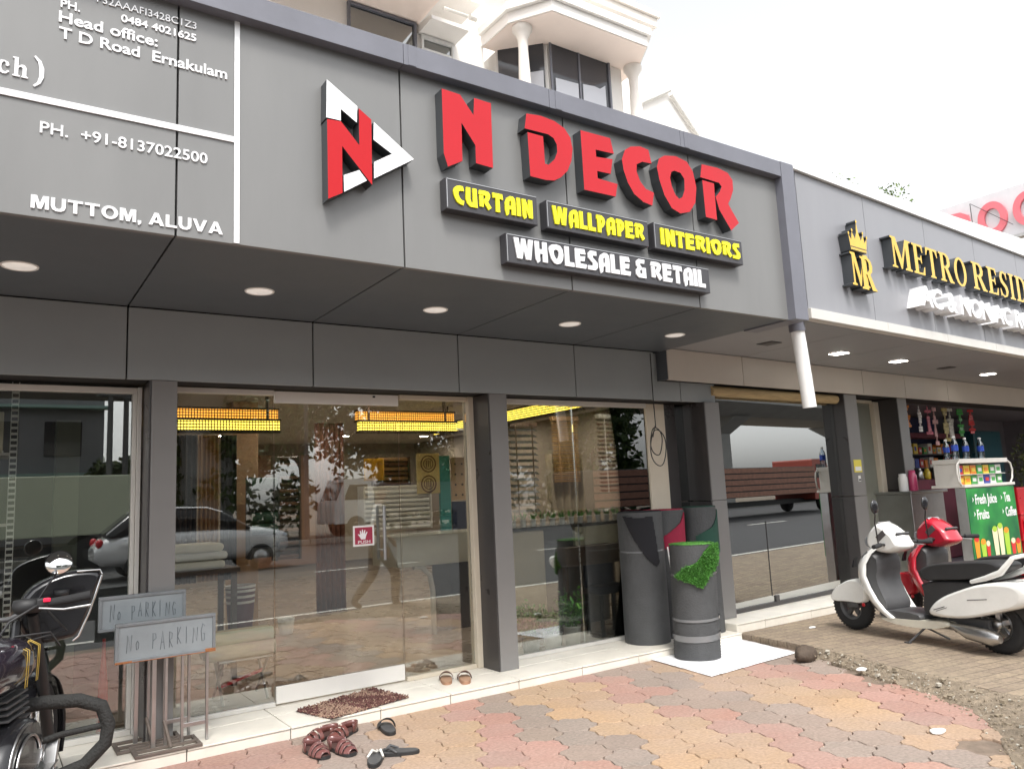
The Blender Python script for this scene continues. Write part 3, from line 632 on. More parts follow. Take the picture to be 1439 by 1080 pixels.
def glyph_line(b, txt, x0, x1, z0, cap, yf, depth, mi, gap=.10, space=.30):
    ws = []; x = 0; pl = []
    for ch in txt:
        if ch == ' ': x += space; continue
        g_ = GL[ch]; w_ = max(p for q in g_ for p, _ in q); pl.append((g_, x)); x += w_ + gap
    k = (x1-x0)/(x-gap)
    for g_, xo in pl: outline(b, [[(x0+(xo+p)*k, z0+q_*cap) for p, q_ in c] for c in g_], yf, depth, mi, mi)
def board(txt, label, x0, x1, z0, z1, tx0, tx1, tz, cap, lm, yf=3.735):
    t = thing('sign_board', label, 'sign', ((x0+x1)/2, 3.81, z0), group='slim boards under the big letters')
    b = MB(); b.box(x0, x1, yf, 3.808, z0, z1); 
    b.build('tray', M['black_board'], t, bevel=0.004)
    f = MB(); f.box(x0+.006, x1-.006, yf-.003, yf-.0005, z1-.010, z1-.006); f.box(x0+.004, x0+.008, yf-.003, yf-.0005, z0+.01, z1-.012)
    f.build('edge', M['steel'], t)
    b = MB(); glyph_line(b, txt, tx0, tx1, tz, cap, yf-.010, .0095, 0); b.build('lettering', lm, t)
board('CURTAIN', 'dark board with yellow word CURTAIN', 2.146, 2.800, 3.086, 3.278, 2.190, 2.757, 3.120, .118, M['yellow'])
board('WALLPAPER', 'dark board with yellow word WALLPAPER', 2.872, 3.752, 3.083, 3.270, 2.912, 3.708, 3.117, .120, M['yellow'])
board('INTERIORS', 'dark board with yellow word INTERIORS', 3.808, 4.740, 3.082, 3.275, 3.866, 4.702, 3.118, .122, M['yellow'])
board('WHOLESALE & RETAIL', 'long dark board with white words WHOLESALE & RETAIL', 2.553, 4.345, 2.818, 3.005, 2.605, 4.289, 2.851, .130, M['white_acr'], yf=3.738)

s = thing('address_panel', 'white lettering of phone numbers and place names between white rules on the canopy', 'sign', (.4, 3.81, 2.73))
b = MB(); b.box(.968, .994, 3.801, 3.8085, 2.727, 3.955); b.build('rule', M['white_acr'], s)
b = MB(); b.box(-3.2, .9665, 3.801, 3.8085, 3.252, 3.282); b.build('rule', M['white_acr'], s)
def line(t_, x0, x1, z0, cap, bold=.012, sp=1.0):
    b = MB(); text_into(b, t_, x0, x1, z0, cap, 3.803, .006, 0, bold=bold, spacing=sp); b.build('lettering', M['white_acr'], s)
SB = {'M': [[(0,0),(.2,0),(.2,.62),(.36,0),(.54,0),(.70,.62),(.70,0),(.9,0),(.9,1),(.6,1),(.45,.42),(.30,1),(0,1)]],
 'U': [[(0,1),(.21,1),(.21,.36),(.27,.21),(.38,.17),(.49,.21),(.55,.36),(.55,1),(.76,1),(.76,.34),(.68,.1),(.5,-.02),(.26,-.02),(.08,.1),(0,.34)]],
 'T': [[(.29,0),(.5,0),(.5,.82),(.79,.82),(.79,1),(0,1),(0,.82),(.29,.82)]],
 'O': [ringp(.45,.5,.45,.52,28), ringp(.45,.5,.23,.33,28)],
 'A': [[(0,0),(.22,0),(.28,.2),(.60,.2),(.66,0),(.89,0),(.56,1),(.33,1)], [(.345,.37),(.535,.37),(.44,.73)]],
 'L': [[(0,0),(.66,0),(.66,.18),(.21,.18),(.21,1),(0,1)]], 'V': [[(.31,0),(.54,0),(.86,1),(.64,1),(.425,.28),(.22,1),(0,1)]],
 ',': [[(0,.2),(.2,.2),(.2,0),(.08,-.18),(0,-.14),(.08,0),(0,0)]]}
pl_ = []; x_ = 0
for ch in 'MUTTOM, ALUVA':
    if ch == ' ': x_ += .32; continue
    pl_.append((ch, x_)); x_ += max(p for q in SB[ch] for p, _ in q) + .09
k_ = (.915-.110)/(x_-.09); b = MB()
for ch, xo in pl_: outline(b, [[(.110+(xo+p)*k_, 2.760+q_*.060) for p, q_ in c] for c in SB[ch]], 3.803, .006, 0, 0)
b.build('lettering', M['white_acr'], s)
line('PH.  +91-8137022500', .133, .840, 3.112, .053, .010)
line('T D Road  Ernakulam', .192, .932, 3.584, .053, .018)
line('Head office:', .189, .605, 3.662, .053, .018)
line('PH.', .194, .272, 3.735, .040, .018)
line('0484 4021625', .443, .782, 3.744, .038, .02)
line('F32AAAFI3428C1Z3', .340, .782, 3.810, .036, .0)
# serif 'ch)' drawn as outlines
b = MB()
def sc(pts, x, z, k): return [(x+p*k, z+q*k) for p, q in pts]
cc = [(.46,.12),(.34,.0),(.22,-.02),(.08,.06),(0,.24),(.02,.46),(.14,.6),(.28,.62),(.42,.56),(.46,.44),(.40,.36),(.32,.38),(.32,.52),(.24,.56),(.17,.44),(.16,.24),(.22,.1),(.32,.08),(.42,.18)]
hh = [(0,0),(.28,0),(.28,.05),(.22,.08),(.22,.42),(.32,.5),(.38,.44),(.38,.08),(.33,.05),(.33,0),(.60,0),(.60,.05),(.53,.08),(.53,.48),(.45,.6),(.34,.6),(.22,.5),(.22,.92),(0,.90),(0,.86),(.07,.83),(.07,.08),(0,.05)]
pp = [(0,-.16),(.12,-.02),(.17,.2),(.17,.52),(.12,.74),(0,.90),(.05,.94),(.22,.78),(.31,.52),(.31,.2),(.22,-.04),(.05,-.2)]
outline(b, [sc(cc, -.035, 3.352, .098)], 3.803, .006, 0, 0); outline(b, [sc(hh, .022, 3.350, .098)], 3.803, .006, 0, 0); outline(b, [sc(pp, .100, 3.345, .13)], 3.803, .006, 0, 0)
b.build('lettering', M['white_acr'], s)

# ---- gold letters on the neighbouring fascia (in its own turned frame)
SG = {'M': [[(0,0),(.30,0),(.30,.05),(.2,.08),(.2,.75),(.5,0),(.56,0),(.84,.76),(.84,.08),(.74,.05),(.74,0),(1.14,0),(1.14,.05),(1.04,.08),(1.04,.92),(1.14,.95),(1.14,1),(.84,1),(.57,.32),(.3,1),(0,1),(0,.95),(.1,.92),(.1,.08),(0,.05)]],
 'E': [[(0,0),(.66,0),(.70,.28),(.65,.28),(.55,.07),(.29,.06),(.29,.48),(.45,.48),(.5,.38),(.54,.38),(.54,.65),(.5,.65),(.45,.55),(.29,.55),(.29,.94),(.52,.93),(.59,.75),(.64,.75),(.62,1),(0,1),(0,.95),(.1,.92),(.1,.08),(0,.05)]],
 'T': [[(.22,0),(.56,0),(.56,.05),(.48,.08),(.48,.93),(.62,.92),(.71,.73),(.76,.73),(.74,1),(.04,1),(.02,.73),(.07,.73),(.16,.92),(.3,.93),(.3,.08),(.22,.05)]],
 'R': [[(0,0),(.38,0),(.38,.05),(.29,.08),(.29,.47),(.36,.47),(.6,0),(.88,0),(.88,.05),(.80,.08),(.55,.49),(.68,.58),(.72,.74),(.66,.9),(.5,1),(0,1),(0,.95),(.1,.92),(.1,.08),(0,.05)], [(.29,.54),(.42,.55),(.52,.64),(.52,.84),(.42,.93),(.29,.93)]],
 'O': [ringp(.42,.5,.42,.52,30), ringp(.42,.5,.24,.44,30)],
 'S': [[(.04,.02),(.08,.02),(.11,.06),(.28,-.02),(.50,.06),(.6,.25),(.54,.44),(.3,.62),(.22,.76),(.26,.88),(.36,.94),(.46,.88),(.52,.70),(.56,.70),(.56,.99),(.52,.99),(.49,.95),(.34,1.02),(.14,.95),(.06,.75),(.12,.55),(.36,.38),(.43,.24),(.4,.1),(.28,.05),(.16,.12),(.08,.31),(.04,.31)]],
 'I': [[(0,0),(.38,0),(.38,.05),(.28,.08),(.28,.92),(.38,.95),(.38,1),(0,1),(0,.95),(.1,.92),(.1,.08),(0,.05)]],
 'D': [[(0,0),(.46,0),(.70,.14),(.8,.4),(.8,.62),(.7,.88),(.46,1),(0,1),(0,.95),(.1,.92),(.1,.08),(0,.05)], [(.29,.07),(.44,.08),(.56,.2),(.6,.42),(.6,.62),(.56,.8),(.44,.92),(.29,.93)]]}
def gold_word(t, word, s0, s1, z0, cap, lm=None):
    x = 0; pl = []
    for ch in word:
        w_ = max(p for q in SG[ch] for p, _ in q); pl.append((ch, x)); x += w_ + .10
    k = (s1-s0)/(x-.10)
    for ch, xo in pl:
        b = MB(); outline(b, [[(s0+(xo+p)*k, z0+q_*cap) for p, q_ in c] for c in SG[ch]], -.10, .099, 0, 1); b.build('letter', [lm or M['gold'], M['return']], t, local=True)
s = thing('gold_sign', 'raised gold serif letters METRO RESIDE on the pale neighbouring canopy', 'sign', (5.6, 3.815, 0), R(3.5))
gold_word(s, 'METRO', 1.372, 2.99, 3.378, .305); gold_word(s, 'RESIDE', 3.14, 4.95, 3.392, .305)
s = thing('crest_sign', 'gold crown above the letters MR left of the gold words', 'sign', (5.6, 3.815, 0), R(3.5))
crown = [(.640,3.425),(.618,3.565),(.66,3.52),(.68,3.60),(.725,3.535),(.757,3.60),(.770,3.70),(.792,3.60),(.825,3.535),(.868,3.60),(.885,3.52),(.930,3.57),(.902,3.425)]
b = MB(); outline(b, [crown], -.10, .099, 0, 1)
for p in ((.620,3.575),(.682,3.612),(.772,3.705),(.866,3.612),(.930,3.580)): outline(b, [ringp(p[0], p[1], .012, .015, 12)], -.102, .09, 0, 1)
outline(b, [[(.645,3.428),(.898,3.428),(.896,3.432),(.646,3.432)]], -.1025, .002, 1, 1); outline(b, [[(.640,3.455),(.904,3.455),(.904,3.461),(.640,3.461)]], -.1025, .002, 1, 1)
b.build('crown', [M['gold'], M['return']], s, local=True)
b = MB(); outline(b, [[(.606+p*.26, 3.105+q*.30) for p, q in SG['M'][0]]], -.10, .099, 0, 1); b.build('letter', [M['gold'], M['return']], s, local=True)
b = MB(); outline(b, [[(.755+p*.29, 3.085+q*.30) for p, q in c] for c in SG['R']], -.106, .105, 0, 1); b.build('letter', [M['gold'], M['return']], s, local=True)
s = thing('room_sign', 'deep white block letters AC & NON AC ROOMS under the gold words', 'sign', (5.6, 3.815, 0), R(3.5))
b = MB(); text_into(b, 'AC & NON AC ROOMS', 1.76, 5.15, 3.045, .20, -.15, .149, 0, bold=.03); b.build('lettering', M['white_acr'], s, local=True)
# ================================================================== THINGS IN FRONT OF THE SHOP
def leaf_quad(b, p, d, n_, w, L, mi=0, bend=0.0):
    d = d.normalized(); s_ = d.cross(n_).normalized()*w; tip = p + d*L + n_*bend
    m_ = p + d*L*.5 + n_*bend*.3
    b.add([p - s_*.25, p + s_*.25, m_ + s_, tip, m_ - s_], [(0,1,2,3,4)], mi)
def rv(r_): return Vector((r_.gauss(0,1), r_.gauss(0,1), r_.gauss(0,1))).normalized()

# ---- cable loop hanging at the jamb
t = thing('hanging_cable', 'thin black cable hanging in a coiled loop in front of the cream jamb', 'cable', (5.19, 5.26, 1.55))
b = MB(); b.tube([(5.20,5.27,2.70),(5.196,5.27,2.3),(5.197,5.265,1.985)], .005, 6)
for cx, cz, rx, rz in ((5.19,1.86,.075,.13),(5.21,1.80,.10,.17)):
    b.tube([(cx+rx*math.sin(a), 5.262+.006*math.cos(3*a), cz+rz*math.cos(a)) for a in [2*math.pi*k/24 for k in range(24)]], .005, 6, closed=True)
b.tube([(5.20,5.265,2.02),(5.17,5.262,1.97),(5.15,5.262,1.90)], .005, 6)
b.build('cable', M['blk_mat'], t)

# ---- turf rolls
backing = mat('grey turf backing', (0.062, 0.064, 0.066), 0.75, var=0.18, vscale=5, bump=0.25, bscale=70)
grassm = mat('bright green turf', (0.065, 0.215, 0.03), 0.7, var=0.4, vscale=25)
tape = mat('clear wrap tape', (0.17, 0.175, 0.18), 0.12, coat=0.6)
def roll(name, label, c, r, h, z0, tilt, ribs, flap_m, flap, bands, edge_m):
    t = thing(name, label, 'roll', (c[0], c[1], z0), group='rolls of artificial turf')
    def P(a, z, rr): return Vector((c[0]+tilt[0]*(z-z0)+rr*math.cos(a), c[1]+tilt[1]*(z-z0)+rr*math.sin(a), z))
    b = MB(); NZ = int(h/.022) if ribs else 40; NA = 48; vs = []
    for i in range(NZ*2+1):
        z = z0 + h*i/(NZ*2)
        for k in range(NA):
            a = 2*math.pi*k/NA
            rr = r + (-.005 if ribs and i % 2 else 0) + .004*noise.noise(Vector((math.cos(a)*2, math.sin(a)*2, z*2.5+c[0]*9)))
            vs.append(P(a, z, rr))
    b.add(vs, [(i*NA+k, i*NA+(k+1)%NA, (i+1)*NA+(k+1)%NA, (i+1)*NA+k) for i in range(NZ*2) for k in range(NA)], 0, True)
    b.add([P(2*math.pi*k/NA, z0+h-.012, r-.012) for k in range(NA)], [tuple(range(NA))], 0)
    b.build('roll_body', backing, t)
    # wound layers seen from above
    e = MB(); sp = []
    for k in range(150):
        a = k*.21; rr = .02 + (r-.03)*k/150; sp.append(P(a, z0+h+.0, rr))
    e.tube(sp, .007, 5); rg = random.Random(5)
    for k in range(700):
        a = rg.uniform(0, 6.3); rr = r*math.sqrt(rg.random()); p = P(a, z0+h-.012, rr)
        leaf_quad(e, p, Vector((rg.gauss(0,.35), rg.gauss(0,.35), 1)), rv(rg), .0025, rg.uniform(.012,.028))
    e.build('wound_edge', edge_m, t)
    if flap:
        f = MB(); rg = random.Random(9); n = len(flap)
        # patch following the roll
        us = [p[0] for p in flap]; zs = [p[1] for p in flap]
        def inside(a, z):
            ok = False
            for i in range(n):
                (a0, z0_), (a1, z1_) = flap[i], flap[i-1]
                if (z0_ > z) != (z1_ > z) and a < (a1-a0)*(z-z0_)/(z1_-z0_)+a0: ok = not ok
            return ok
        N = 46; da = (max(us)-min(us))/N; dz = (max(zs)-min(zs))/N
        for i in range(N):
            for j in range(N):
                a = min(us)+(i+.5)*da; z = min(zs)+(j+.5)*dz
                if inside(a, z):
                    q = [(a-da/2, z-dz/2), (a+da/2, z-dz/2), (a+da/2, z+dz/2), (a-da/2, z+dz/2)]
                    f.add([P(R(x), y, r+.012) for x, y in q] + [P(R(x), y, r+.002) for x, y in q], [(0,1,2,3),(7,6,5,4),(0,4,5,1),(1,5,6,2),(2,6,7,3),(3,7,4,0)], 0)
                    if edge_m is grassm:
                        for _ in range(3):
                            p = P(R(a+rg.uniform(-da,da)*.6), z+rg.uniform(-dz,dz)*.6, r+.012); o_ = Vector((math.cos(R(a)), math.sin(R(a)), 0))
                            leaf_quad(f, p, o_ + rv(rg)*.9, rv(rg), .0035, rg.uniform(.012,.03))
        f.build('turned_corner', flap_m, t)
    for zb, hb in bands:
        q = MB(); vs = []
        for zz in (zb-hb/2, zb+hb/2):
            vs += [P(2*math.pi*k/NA, zz + .012*math.sin(2*math.pi*k/NA+1), r+.0045) for k in range(NA)]
        q.add(vs, [(k, (k+1)%NA, NA+(k+1)%NA, NA+k) for k in range(NA)], 0, True)
        q.build('band', tape, t)
roll('turf_roll', 'short grey turf roll with bright green turned corner standing on the white sheet', (5.030, 4.800), .195, .935, .006, (.035, 0.0), True, grassm,
     [(-48,.945),(-49,.81),(-80,.73),(-95,.69),(-117,.584),(-140,.625),(-165,.655),(-183,.68),(-178,.705),(-153,.765),(-128,.794),(-108,.88),(-85,.94)],
     [(.335,.022),(.19,.05),(.70,.014)], grassm)
blackm = mat('black carpet pile', (0.012, 0.012, 0.015), 0.95); redm = mat('crimson carpet pile', (0.26, 0.012, 0.04), 0.9, var=0.15, vscale=20); dkgreen = mat('dark green carpet pile', (0.016, 0.06, 0.042), 0.9, var=0.15, vscale=20)
roll('carpet_roll', 'tall grey carpet roll with black turned corner and white tie, beside the window', (5.0, 5.36), .205, 1.15, .068, (.0, 0.0), False, blackm,
     [(-101,1.18),(-89,.77),(-98,.74),(-124,.82),(-150,.98),(-178,1.19),(-140,1.17)], [(.88,.014)], blackm)
roll('carpet_roll', 'tall grey carpet roll with crimson turned corner, middle of the three', (5.34, 5.40), .185, 1.15, .068, (.01, 0.0), False, redm,
     [(-62,1.19),(-64,.92),(-105,.80),(-138,.88),(-140,.98),(-120,1.02),(-85,1.10)], [], redm)
roll('carpet_roll', 'grey carpet roll with dark green turned corner against the dark pillar', (5.715, 5.30), .165, 1.16, .068, (.01, 0.01), False, dkgreen,
     [(-40,1.20),(-40,.80),(-150,.80),(-150,.96),(-95,1.04)], [], dkgreen)
t = bx(0,1,0,1,0,1)
b = MB(); b.tube([(5.10,5.13,.90),(5.115,5.12,.70),(5.125,5.115,.50)], .007, 6)
tag(b.build('tie_rope', M['white']), 'white tie rope dangling between the tall carpet rolls', 'rope')
# white sheet under the short roll
b = MB(); N = 24; c4 = [Vector((4.69,5.005,0)), Vector((4.585,4.25,0)), Vector((5.70,4.31,0)), Vector((5.86,5.045,0))]; vs = []
for i in range(N+1):
    for j in range(N+1):
        u, v = i/N, j/N; p = (c4[0]*(1-u)+c4[3]*u)*(1-v) + (c4[1]*(1-u)+c4[2]*u)*v
        e = max(abs(u-.5), abs(v-.5))*2
        vs.append((p.x, p.y, .004 + .004*abs(noise.noise(Vector((p.x*3, p.y*3, 1)))) + .006*max(0, e-.85)*abs(noise.noise(Vector((p.x*8, p.y*8, 5))))*6))
b.add(vs, [(i*(N+1)+j, (i+1)*(N+1)+j, (i+1)*(N+1)+j+1, i*(N+1)+j+1) for i in range(N) for j in range(N)], 0, True)
o = b.build('white_sheet', mat('white plastic sheet', (0.82, 0.82, 0.84), 0.35, var=0.03, vscale=3)); tag(o, 'flat white plastic sheet spread on the pavers under the turf roll', 'sheet')
md = o.modifiers.new('solid', 'SOLIDIFY'); md.thickness = .003; md.offset = -1

# stone and litter
def rock(name, label, c, s_, m_, seed):
    b = MB(); b.ell((0,0,0), (1,1,1), 14, 9)
    q = []
    for p in b.v:
        k = 1 + .28*noise.noise(p*1.3 + Vector((seed,0,0))) + .10*noise.noise(p*3.5 + Vector((0,seed,0)))
        q.append(Vector((c[0]+p.x*s_[0]*k, c[1]+p.y*s_[1]*k, max(0.0, c[2]+s_[2]*.8+p.z*s_[2]*k))))
    b.v = q; o = b.build(name, m_); return tag(o, label, 'stone' if name == 'stone' else 'litter')
rock('stone', 'dark brown broken stone lying at the corner of the white sheet', (5.50, 4.08, 0), (.115, .075, .068), mat('dark stone', (0.085, 0.062, 0.045), 0.85, var=0.4, vscale=10, bump=0.5, bscale=30), 4)
rock('paper_scrap', 'crumpled white paper scrap on the pavers near the grit', (4.47, 2.50, .0), (.055, .035, .012), M['white'], 9)
rock('paper_scrap', 'small white scrap lying on the raised paving below the step', (6.50, 4.72, .055), (.045, .02, .010), M['white'], 2)
rock('paper_scrap', 'pale crushed scrap sitting on the grit strip', (5.42, 3.55, .02), (.05, .03, .014), M['white'], 6)

# ---- door mat
t = thing('door_mat', 'shaggy brown doormat draped over the step edge before the glass door', 'mat', (2.15, 5.25, .067))
mc = [Vector((1.767,5.345,0)), Vector((2.406,5.556,0)), Vector((2.495,5.115,0)), Vector((1.884,4.985,0))]
def matp(u, v):
    p = (mc[0]*(1-u)+mc[1]*u)*(1-v) + (mc[3]*(1-u)+mc[2]*u)*v
    z = .070 if p.y > 5.0 else .070
    return Vector((p.x, p.y, z + .004*noise.noise(p*6)))
b = MB(); N = 16; vs = [matp(i/N, j/N) for i in range(N+1) for j in range(N+1)]
b.add(vs, [(i*(N+1)+j, i*(N+1)+j+1, (i+1)*(N+1)+j+1, (i+1)*(N+1)+j) for i in range(N) for j in range(N)], 0)
dm = [mat('mat backing', (0.06, 0.04, 0.035), 0.95), mat('maroon shag', (0.13, 0.055, 0.048), 0.95, var=0.3, vscale=40), mat('tan shag', (0.36, 0.24, 0.175), 0.95, var=0.3, vscale=40)]
b.build('backing', dm[0], t)
b = MB(); rg = random.Random(21)
for k in range(2600):
    u, v = rg.random(), rg.random(); p = matp(u, v)
    tan = noise.noise(p*5 + Vector((3,1,0))) > -.05
    d = Vector((rg.gauss(0,.7), rg.gauss(0,.7)-.1, .8)).normalized(); L = rg.uniform(.014,.030)
    b.tube([p, p+d*L*.6, p+d*L+Vector((0,0,-.006))], [.0042,.004,.003], 4, (1 if rg.random() < .75 else 0) if tan else (0 if rg.random() < .85 else 1), True)
b.build('pile', dm[1:], t)

# ---- footwear
def sole_pts(L, W, n=22, left=1):
    out = []
    for k in range(n):
        a = 2*math.pi*k/n; x = math.cos(a)*L/2
        w_ = W/2*(.92 + .10*math.cos(a)) * (1 - .08*math.exp(-((x+.02)/.05)**2))
        x = math.copysign(abs(math.cos(a))**.75, math.cos(a))*L/2; out.append((x, math.copysign(abs(math.sin(a))**.8, math.sin(a))*w_ + left*.006*math.cos(a)))
    return out
def sandal(name, label, x, y, z, rot, L, W, kind, ms, group, left=1):
    t = thing(name, label, 'footwear', (x, y, z), rot, group)
    b = MB(); sp = sole_pts(L, W, left=left)
    b.prism(sp, .0, .016, 'xy', 0); b.build('sole', ms[0], t, local=True, bevel=.004)
    b = MB(); b.prism([(p*.94, q*.9) for p, q in sp], .0165, .021, 'xy'); b.build('footbed', ms[1], t, local=True, bevel=.003)
    if kind == 'strap':       # slide with one wide band
        b = MB()
        for x0, x1, hh in ((.01,.075,.055),):
            rows = []
            for i in range(7):
                xx = x0 + (x1-x0)*i/6
                rows.append([Vector((xx+.01*math.sin(math.pi*k/12), -math.cos(math.pi*k/12)*W*.50, .012+math.sin(math.pi*k/12)*(hh-.012*i/6*2))) for k in range(13)])
            vs = [p for r_ in rows for p in r_]; b.add(vs, [(i*13+k, i*13+k+1, (i+1)*13+k+1, (i+1)*13+k) for i in range(6) for k in range(12)], 0, True)
        o = b.build('strap', ms[2], t, local=True); md = o.modifiers.new('s', 'SOLIDIFY'); md.thickness = .005
    elif kind == 'thong':
        b = MB(); tx = L*.27
        for sgn in (1, -1): b.tube([(tx, 0, .022), (tx-.03, sgn*W*.24, .042), (-.005, sgn*W*.44, .020)], [.006,.009,.007], 8)
        b.tube([(tx, 0, .018), (tx, 0, .036)], .005, 8); b.build('strap', ms[2], t, local=True)
    else:                     # closed sandal: toe and heel hoods with cross straps
        b = MB()
        for x0, x1, h0, h1 in ((.088,.122,.036,.026), (.056,.080,.050,.042), (.018,.046,.060,.055)):
            rows = []
            for i in range(7):
                xx = x0+(x1-x0)*i/6; wv = W/2*(.92+.10*(xx/(L/2)))*math.sqrt(max(.04, 1-(xx/(L/2))**2))*1.02+.004
                rows.append([Vector((xx, -math.cos(math.pi*k/12)*wv, .010+math.sin(math.pi*k/12)*(h0+(h1-h0)*i/6))) for k in range(13)])
            vs = [p for r_ in rows for p in r_]; b.add(vs, [(i*13+k, i*13+k+1, (i+1)*13+k+1, (i+1)*13+k) for i in range(6) for k in range(12)], 0, True)
        rows = []
        for i in range(13):
            a = math.pi/2 + math.pi*i/12; rows.append([Vector((-.035+math.cos(a)*(L/2-.035)*.98, math.sin(a)*W*.43, zz)) for zz in (.012,.04,.062)])
        vs = [p for r_ in rows for p in r_]; b.add(vs, [(i*3+k, i*3+k+1, (i+1)*3+k+1, (i+1)*3+k) for i in range(12) for k in range(2)], 0, True)
        o = b.build('upper', ms[2], t, local=True); md = o.modifiers.new('s', 'SOLIDIFY'); md.thickness = .004
    return t
brown = mat('reddish brown leather', (0.14, 0.05, 0.042), 0.28, var=0.2, vscale=15, coat=.3); brown_in = mat('dark insole', (0.07, 0.035, 0.03), 0.6); blk_sole = M['blk_mat']
rose = mat('shiny rosewood leather', (0.17, 0.07, 0.065), 0.18, var=0.2, vscale=15, coat=.5)
tan = mat('tan foam', (0.36, 0.20, 0.12), 0.6, var=0.1); tan_in = mat('tan footbed', (0.44, 0.27, 0.175), 0.65, var=.1); tan_s = mat('brown strap', (0.13, 0.07, 0.05), 0.5)
grp = 'footwear left outside the shop door'
sandal('slipper', 'left tan slipper with dark band on the step near the pillar', 2.925, 5.36, .067, R(62), .25, .10, 'strap', (tan, tan_in, tan_s), grp)
sandal('slipper', 'right tan slipper, closer to the grey pillar', 3.035, 5.27, .067, R(66), .25, .10, 'strap', (tan, tan_in, tan_s), grp, -1)
sandal('sandal', 'brown closed sandal touching the step, left one of its pair', 1.765, 4.86, 0.001, R(200), .26, .10, 'closed', (blk_sole, brown_in, brown), grp)
sandal('sandal', 'brown closed sandal below the mat corner, nearest the step', 1.90, 4.83, 0.001, R(212), .26, .10, 'closed', (blk_sole, brown_in, brown), grp, -1)
sandal('sandal', 'glossy brown strapped sandal, left of the front pair', 1.640, 4.60, 0.001, R(-85), .265, .105, 'closed', (blk_sole, brown_in, rose), grp)
sandal('sandal', 'glossy brown strapped sandal, right of the front pair', 1.775, 4.545, 0.001, R(-80), .265, .105, 'closed', (blk_sole, brown_in, rose), grp, -1)
sandal('slipper', 'single black slide slipper on yellow pavers', 2.155, 4.74, 0.001, R(75), .25, .10, 'strap', (blk_sole, M['dkgrey'], M['blk_mat']), grp)
sandal('flip_flop', 'black flip flop with pale strap at the bottom edge', 1.86, 4.26, 0.001, R(58), .26, .10, 'thong', (blk_sole, M['dkgrey'], M['white_alu']), grp)
sandal('flip_flop', 'black flip flop lying crosswise beside its twin', 2.00, 4.28, 0.001, R(150), .26, .10, 'thong', (blk_sole, M['dkgrey'], M['dkgrey']), grp, -1)

# ---- two painted steel boards on folding stands
bpaint = mat('blue grey enamel', (0.20, 0.215, 0.225), 0.5, var=0.15, vscale=7); bface = mat('pale blue grey board', (0.265, 0.295, 0.31), 0.5, var=0.14, vscale=4)
ink = mat('marker ink', (0.085, 0.105, 0.125), 0.6); rust = mat('rust', (0.33, 0.13, 0.05), 0.9, var=.4, vscale=20)
def stroke_text(b, words, x0, z0, w_, h, y, seed):
    S = {'N': [[(0,0),(.1,1),(.6,.1),(.7,1)]], 'O': [[(.3,.6),(.1,.4),(.2,.1),(.45,.15),(.5,.45),(.3,.6)]], 'P': [[(.1,0),(.1,1),(.5,.95),(.55,.65),(.12,.5)]], 'A': [[(0,0),(.3,1),(.6,0)],[(.12,.4),(.48,.4)]],
         'R': [[(.1,0),(.1,1),(.5,.9),(.45,.55),(.1,.5),(.55,0)]], 'K': [[(.1,0),(.1,1)],[(.55,1),(.1,.45),(.6,0)]], 'I': [[(.2,0),(.2,1)]], 'G': [[(.6,.85),(.3,1),(.05,.6),(.2,.05),(.55,.1),(.58,.45),(.35,.45)]]}
    rg = random.Random(seed); n = len(words); cw = w_/n
    for i, ch in enumerate(words):
        if ch == ' ': continue
        dz = rg.uniform(-.1,.1)*h; k = rg.uniform(.85,1.1)
        for st in S[ch]:
            b.tube([(x0+i*cw+p*cw*.85, y, z0+dz+q*h*k) for p, q in st], .0016, 4)
def noparking(label, x0, x1, z0, z1, y, rusty, seed):
    t = thing('board_stand', label, 'sign', ((x0+x1)/2, y, 0.02), group='blue grey boards on folding steel stands')
    b = MB(); b.box(x0+.01, x1-.01, y, y+.03, z0+.01, z1-.01); b.build('board', bface, t)
    f = MB(); w_ = .018
    f.box(x0, x1, y-.008, y+.036, z1-w_, z1); f.box(x0, x1, y-.008, y+.036, z0, z0+w_)
    if rusty: f.box(x0-.001, x0+.09, y-.0095, y+.0, z0-.001, z0+.012, mi=1); f.box(x1-.06, x1+.001, y-.0095, y+.0, z0-.001, z0+.020, mi=1); f.box(x0+.09, x1-.06, y-.0092, y+.0, z0-.001, z0+.005, mi=1)
    f.box(x0, x0+w_, y-.009, y+.037, z0+w_+.0005, z1-w_-.0005); f.box(x1-w_, x1, y-.009, y+.037, z0+w_+.0005, z1-w_-.0005)
    f.build('frame', [bpaint, rust], t, bevel=.003)
    q = MB(); stroke_text(q, 'NO PARKING', x0+.06, z0+.06, x1-x0-.10, (z1-z0)*.45, y-.001, seed); q.build('lettering', ink, t)
    p = MB()
    for k, xx in enumerate((.20,.27,.36,.50)):
        p.box(x0+xx, x0+xx+(.016 if k else .024), y+.012, y+.030, .07, z0-.001)
    p.box(x0+.36, x0+.50, y+.016, y+.024, .16, .185)
    p.build('leg', M['steel'], t, bevel=.002)
    q = MB(); yb = y-.02
    for yy in (yb-.08, yb+.02, yb+.13): q.box(x0+.10, x0+.46, yy, yy+.022, .069, .086)
    q.box(x0+.10, x0+.122, yb-.057, yb+.129, .070, .085); q.box(x0+.438, x0+.46, yb-.057, yb+.129, .070, .085)
    q.tube([(x0+.30, yb-.01, .08), (x0+.27, y+.02, .22)], .011, 8)
    q.build('foot', mat('worn foot metal', (0.17,0.14,0.12), .6, metal=.5, var=.2), t, bevel=.002)
noparking('blue grey NO PARKING board with rusty lower edge standing in front', .645, 1.195, .578, .800, 5.10, True, 3)
noparking('darker blue grey NO PARKING board half hidden behind the front one', .575, 1.055, .745, .945, 5.26, False, 8)

